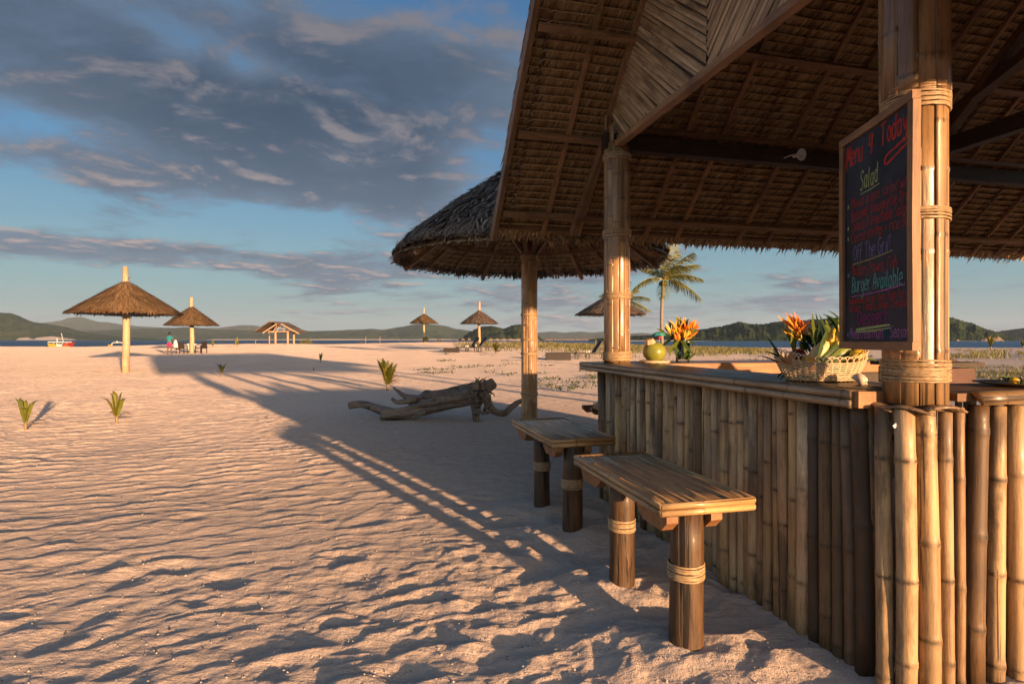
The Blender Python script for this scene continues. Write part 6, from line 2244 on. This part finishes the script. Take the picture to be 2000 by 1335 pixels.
V2_ = Vector((1.545, 2.80, CT))
bouquet('glass vase with tall orange and yellow bird-like flowers behind the fruit basket', V2_, .12, .040,
        [(1546, 632, 2.80, 9, M_HELI, .085), (1556, 640, 2.78, 9, M_HELI, .090), (1566, 636, 2.82, 9, M_HELI, .080), (1574, 650, 2.80, 8, M_HELY, .065), (1586, 648, 2.78, 8, M_HELY, .055), (1548, 652, 2.76, 7, M_HELY, .055), (1560, 655, 2.76, 7, M_HELY, .05), (1540, 645, 2.80, 8, M_HELY, .06), (1552, 626, 2.84, 8, M_HELI, .07), (1592, 638, 2.82, 7, M_HELI, .05)],
        [(1556, 700, 1546, 645, .022, 2.78), (1562, 700, 1572, 655, .022, 2.78), (1550, 690, 1532, 643, .018, 2.78), (1553, 692, 1558, 630, .018, 2.82), (1575, 680, 1596, 640, .016, 2.80), (1552, 670, 1528, 640, .014, 2.8), (1570, 672, 1578, 690, .018, 2.75)], 3)
V1_ = Vector((1.44, 4.80, CT))
bouquet('glass vase with spreading yellow-orange flowers beside the green coconut', V1_, .20, .062,
        [(1322, 648, 4.80, 9, M_HELY, .105), (1338, 642, 4.78, 9, M_HELI, .095), (1345, 636, 4.82, 9, M_HELI, .095), (1330, 654, 4.76, 8, M_HELY, .09), (1310, 646, 4.78, 8, M_HELY, .105), (1350, 650, 4.80, 8, M_HELI, .09), (1340, 655, 4.74, 8, M_HELY, .10), (1316, 640, 4.84, 8, M_HELY, .095), (1352, 640, 4.82, 8, M_HELI, .10), (1326, 660, 4.72, 8, M_HELI, .09), (1334, 632, 4.86, 7, M_HELY, .10)],
        [(1325, 700, 1318, 660, .05, 4.74), (1338, 700, 1336, 662, .05, 4.74), (1315, 660, 1290, 680, .03, 4.75), (1330, 655, 1362, 643, .045, 4.75), (1325, 650, 1321, 618, .03, 4.8), (1330, 652, 1328, 617, .025, 4.85), (1300, 656, 1282, 642, .03, 4.78), (1335, 665, 1358, 672, .03, 4.74), (1335, 700, 1346, 682, .05, 4.70), (1342, 705, 1360, 690, .025, 4.68), (1310, 650, 1300, 636, .03, 4.80), (1326, 662, 1288, 652, .04, 4.78), (1334, 660, 1372, 660, .04, 4.78), (1328, 652, 1345, 622, .035, 4.84), (1322, 652, 1306, 628, .035, 4.84), (1330, 664, 1352, 690, .04, 4.70), (1326, 664, 1306, 690, .04, 4.70)], 5)

# coconut with its paper parasol
CC = at_px(1278, 690, 4.72)
CC.z = CT + .090
coc = thing('green_coconut', 'green coconut drink with its top cut open, on a woven coaster on the counter', 'coconut', CC)
mb = MB().ball(CC, .090, 22, 16, (1.05, 1.05, .95))
mb.build('husk', mat_plain('green_coconut_husk', (0.25, 0.25, 0.035), 0.4, 0.30, 7, coat=.2), coc, True)
lid = MB()
e = Vector((-.25, -.2, .95)).normalized()
lid.tube([CC + e * .075 + Vector((-.02, 0, 0)), CC + e * .112 + Vector((-.02, 0, 0))], [.048, .034], n=7)
lid.build('cut_top', mat_plain('cut_coconut_rim', (0.62, 0.40, 0.22), 0.6, .15), coc)
MB().tube([CC + Vector((.04, -.02, .07)), CC + Vector((.03, -.02, .18))], .0018, n=5).build('skewer', M_PALEPOLE, coc)
MB().ball(CC + Vector((.035, -.02, .118)), .013, 10, 8).build('cherry', mat_plain('red_cherry', (0.45, 0.01, 0.04), .25, .1), coc, True)
MB().lathe(CC + Vector((.031, -.02, .135)), [(.062, .0), (.045, .018), (.0, .034)], 8, caps=False).build('paper_parasol', mat_plain('teal_paper', (0.05, 0.32, 0.30), .7, .1), coc)
cst = thing('woven_coaster', 'round woven coaster under the green coconut', 'coaster', (CC.x, CC.y, CT))
mb = MB()
for j in range(5):
    rr_ = .02 + .024 * j
    n = 26
    mb.tube([(CC.x + math.cos(6.2832 * i / n) * rr_, CC.y + math.sin(6.2832 * i / n) * rr_, CT + .010 + (.003 if (i + j) % 2 else -.001)) for i in range(n + 1)], .0115, n=6, caps=False)
mb.build('weave', M_WICKW, cst, True)

# shell on the counter, in the sun
SH = at_px(1683, 743, 2.43); SH.z = CT + .020
sh = thing('seashell', 'pale spiky seashell resting on the counter right of the basket', 'seashell', SH)
mb = MB()
pts, rs = [], []
for i in range(26):
    f = i / 25
    a = f * 6.28 * 2.2
    rr_ = .019 * (1 - f) + .002
    pts.append(SH + Vector((-.018 + .042 * f + .002, math.cos(a) * rr_ * .6, math.sin(a) * rr_ * .6)))
    rs.append(.019 * (1 - f) ** .8 + .002)
mb.tube(pts, rs, n=10)
for i in range(9):
    a = i * .7
    c_ = SH + Vector((-.012 + .004 * i, math.cos(a) * .015, math.sin(a) * .012))
    mb.tube([c_, c_ + Vector((rd.uniform(-.01, .005), math.cos(a) * .016, math.sin(a) * .013))], [.006, .001], n=5)
mb.build('shell', mat_plain('pink_white_shell', (0.72, 0.52, 0.38), .35, .15, 30), sh, True)

# plate with food on the right-hand top
PC = Vector((2.18, 2.36, CT - .01)) + U * 0
PC = at_px(1990, 751, 2.42); PC.z = CT - .008
pl = thing('dark_plate', 'dark wooden platter with a garnish at the right edge of the bar', 'plate', PC)
MB().lathe(PC, [(.06, 0), (.10, .006), (.155, .016), (.158, .020), (.10, .012), (0, .010)], 30).build('platter', M_LOG, pl, True)
mb = MB()
for i in range(16):
    a = rd.uniform(0, 6.28); c_ = PC + Vector((math.cos(a) * .03, math.sin(a) * .03, .014))
    e = Vector((math.cos(a), math.sin(a), rd.uniform(.3, 1.2))).normalized()
    blade(mb, c_, c_ + e * .045, .02, (0, 0, .004), None, None, 4)
mb.build('garnish', M_LANC, pl)
MB().ball(PC + Vector((-.035, -.02, .028)), .018, 10, 8, (1.2, 1, .8)).build('shrimp', M_ORG, pl, True)

# lamp holder on the wall plate
LH = P(-.0, 1.66, 2.93) + U * .075
lp = thing('lamp_holder', 'white bell-shaped lamp fitting on the dark beam under the roof', 'lamp', LH)
ax_ = Vector((.35, -.85, -.15)).normalized()
A_, B_ = frame(ax_)
mb = MB()
prof = [(0, .018), (.04, .019), (.055, .024), (.078, .050), (.086, .053), (.087, .047), (.07, .022), (.066, .0005)]
n = 20
vs = [LH + ax_ * x + (A_ * math.cos(6.2832 * k / n) + B_ * math.sin(6.2832 * k / n)) * r for x, r in prof for k in range(n)]
mb.add(vs, [(i * n + k, i * n + (k + 1) % n, (i + 1) * n + (k + 1) % n, (i + 1) * n + k) for i in range(len(prof) - 1) for k in range(n)])
mb.build('bell', M_WHT, lp, True)
MB().tube([LH + Vector((-.09, .02, -.02)), LH + Vector((-.03, -.02, 0)), LH + ax_ * .03], .007, n=6).build('cord', M_WHT, lp, True)

# dark wooden stand and stool inside the bar, right of the near post
st = at_px(1865, 705, 3.4)
cab = thing('dark_wooden_stand', 'dark wooden stand inside the bar, right of the near post', 'stand', (st.x, st.y, 0))
zt = EYE + (662.5 - 707) / 1111 * 3.4
cx2, cy2 = (1842 - 1000) / 1111 * 3.4, 3.55
ax3 = (M, -U, UP)
MB().box((cx2, cy2, zt - .012), (.40, .42, .024), ax3).build('top', M_DARKBEAM, cab)
MB().box((cx2, cy2, zt - .085), (.33, .36, .10), ax3).build('apron', mat_plain('red_brown_board', (0.10, 0.035, 0.02), .5, .3, 10), cab)
for i in (-1, 1):
    for j in (-1, 1):
        MB().box(Vector((cx2, cy2, (zt - .14) / 2)) + M * (i * .15) - U * (j * .16), (.045, .045, zt - .14), ax3).build('leg', M_TIMBER, cab)
for q in (-.06, .05):
    MB().box(Vector((cx2, cy2, (zt - .14) / 2 + .02)) + M * q + U * .17, (.03, .02, zt - .18), ax3).build('slat', M_TIMBER, cab)
bas = thing('dark_cone_vessel', 'dark conical lidded vessel on the stand behind the near post', 'vessel', (cx2, cy2, zt))
MB().lathe((cx2 + .05, cy2, zt), [(.115, 0), (.118, .008), (.085, .03), (.05, .075), (.03, .105), (.012, .14), (0, .15)], 20).build('body', M_LOG, bas, True)
# cutting surface of the shelf inside the bar
shf = thing('inner_shelf', 'plain timber shelf fixed inside the bar below the counter top', 'shelf', C(1.2, .70, .80))
MB().bar(C(.25, .62, .86), C(2.30, .62, .86), .30, .03, UP).build('board', M_TIMBER, shf)

# ------------------------------------------------------------------ sea air
m, t = new_mat('sea_haze')
pv = t.n('ShaderNodeVolumePrincipled')
pv.inputs['Color'].default_value = (0.66, 0.80, 1.0, 1)
pv.inputs['Density'].default_value = 5.0e-5
pv.inputs['Anisotropy'].default_value = 0.0
o_ = t.n('ShaderNodeOutputMaterial')
t.l(pv.outputs[0], o_.inputs['Volume'])

HZ = MB()
EXT = 8800.0
HZ.box((0, 3200, 175 + SEA_Z), (2 * EXT + 4000, 2 * EXT - 3400 + 600, 360))
hz_ = HZ.build('haze', m, kind='stuff')
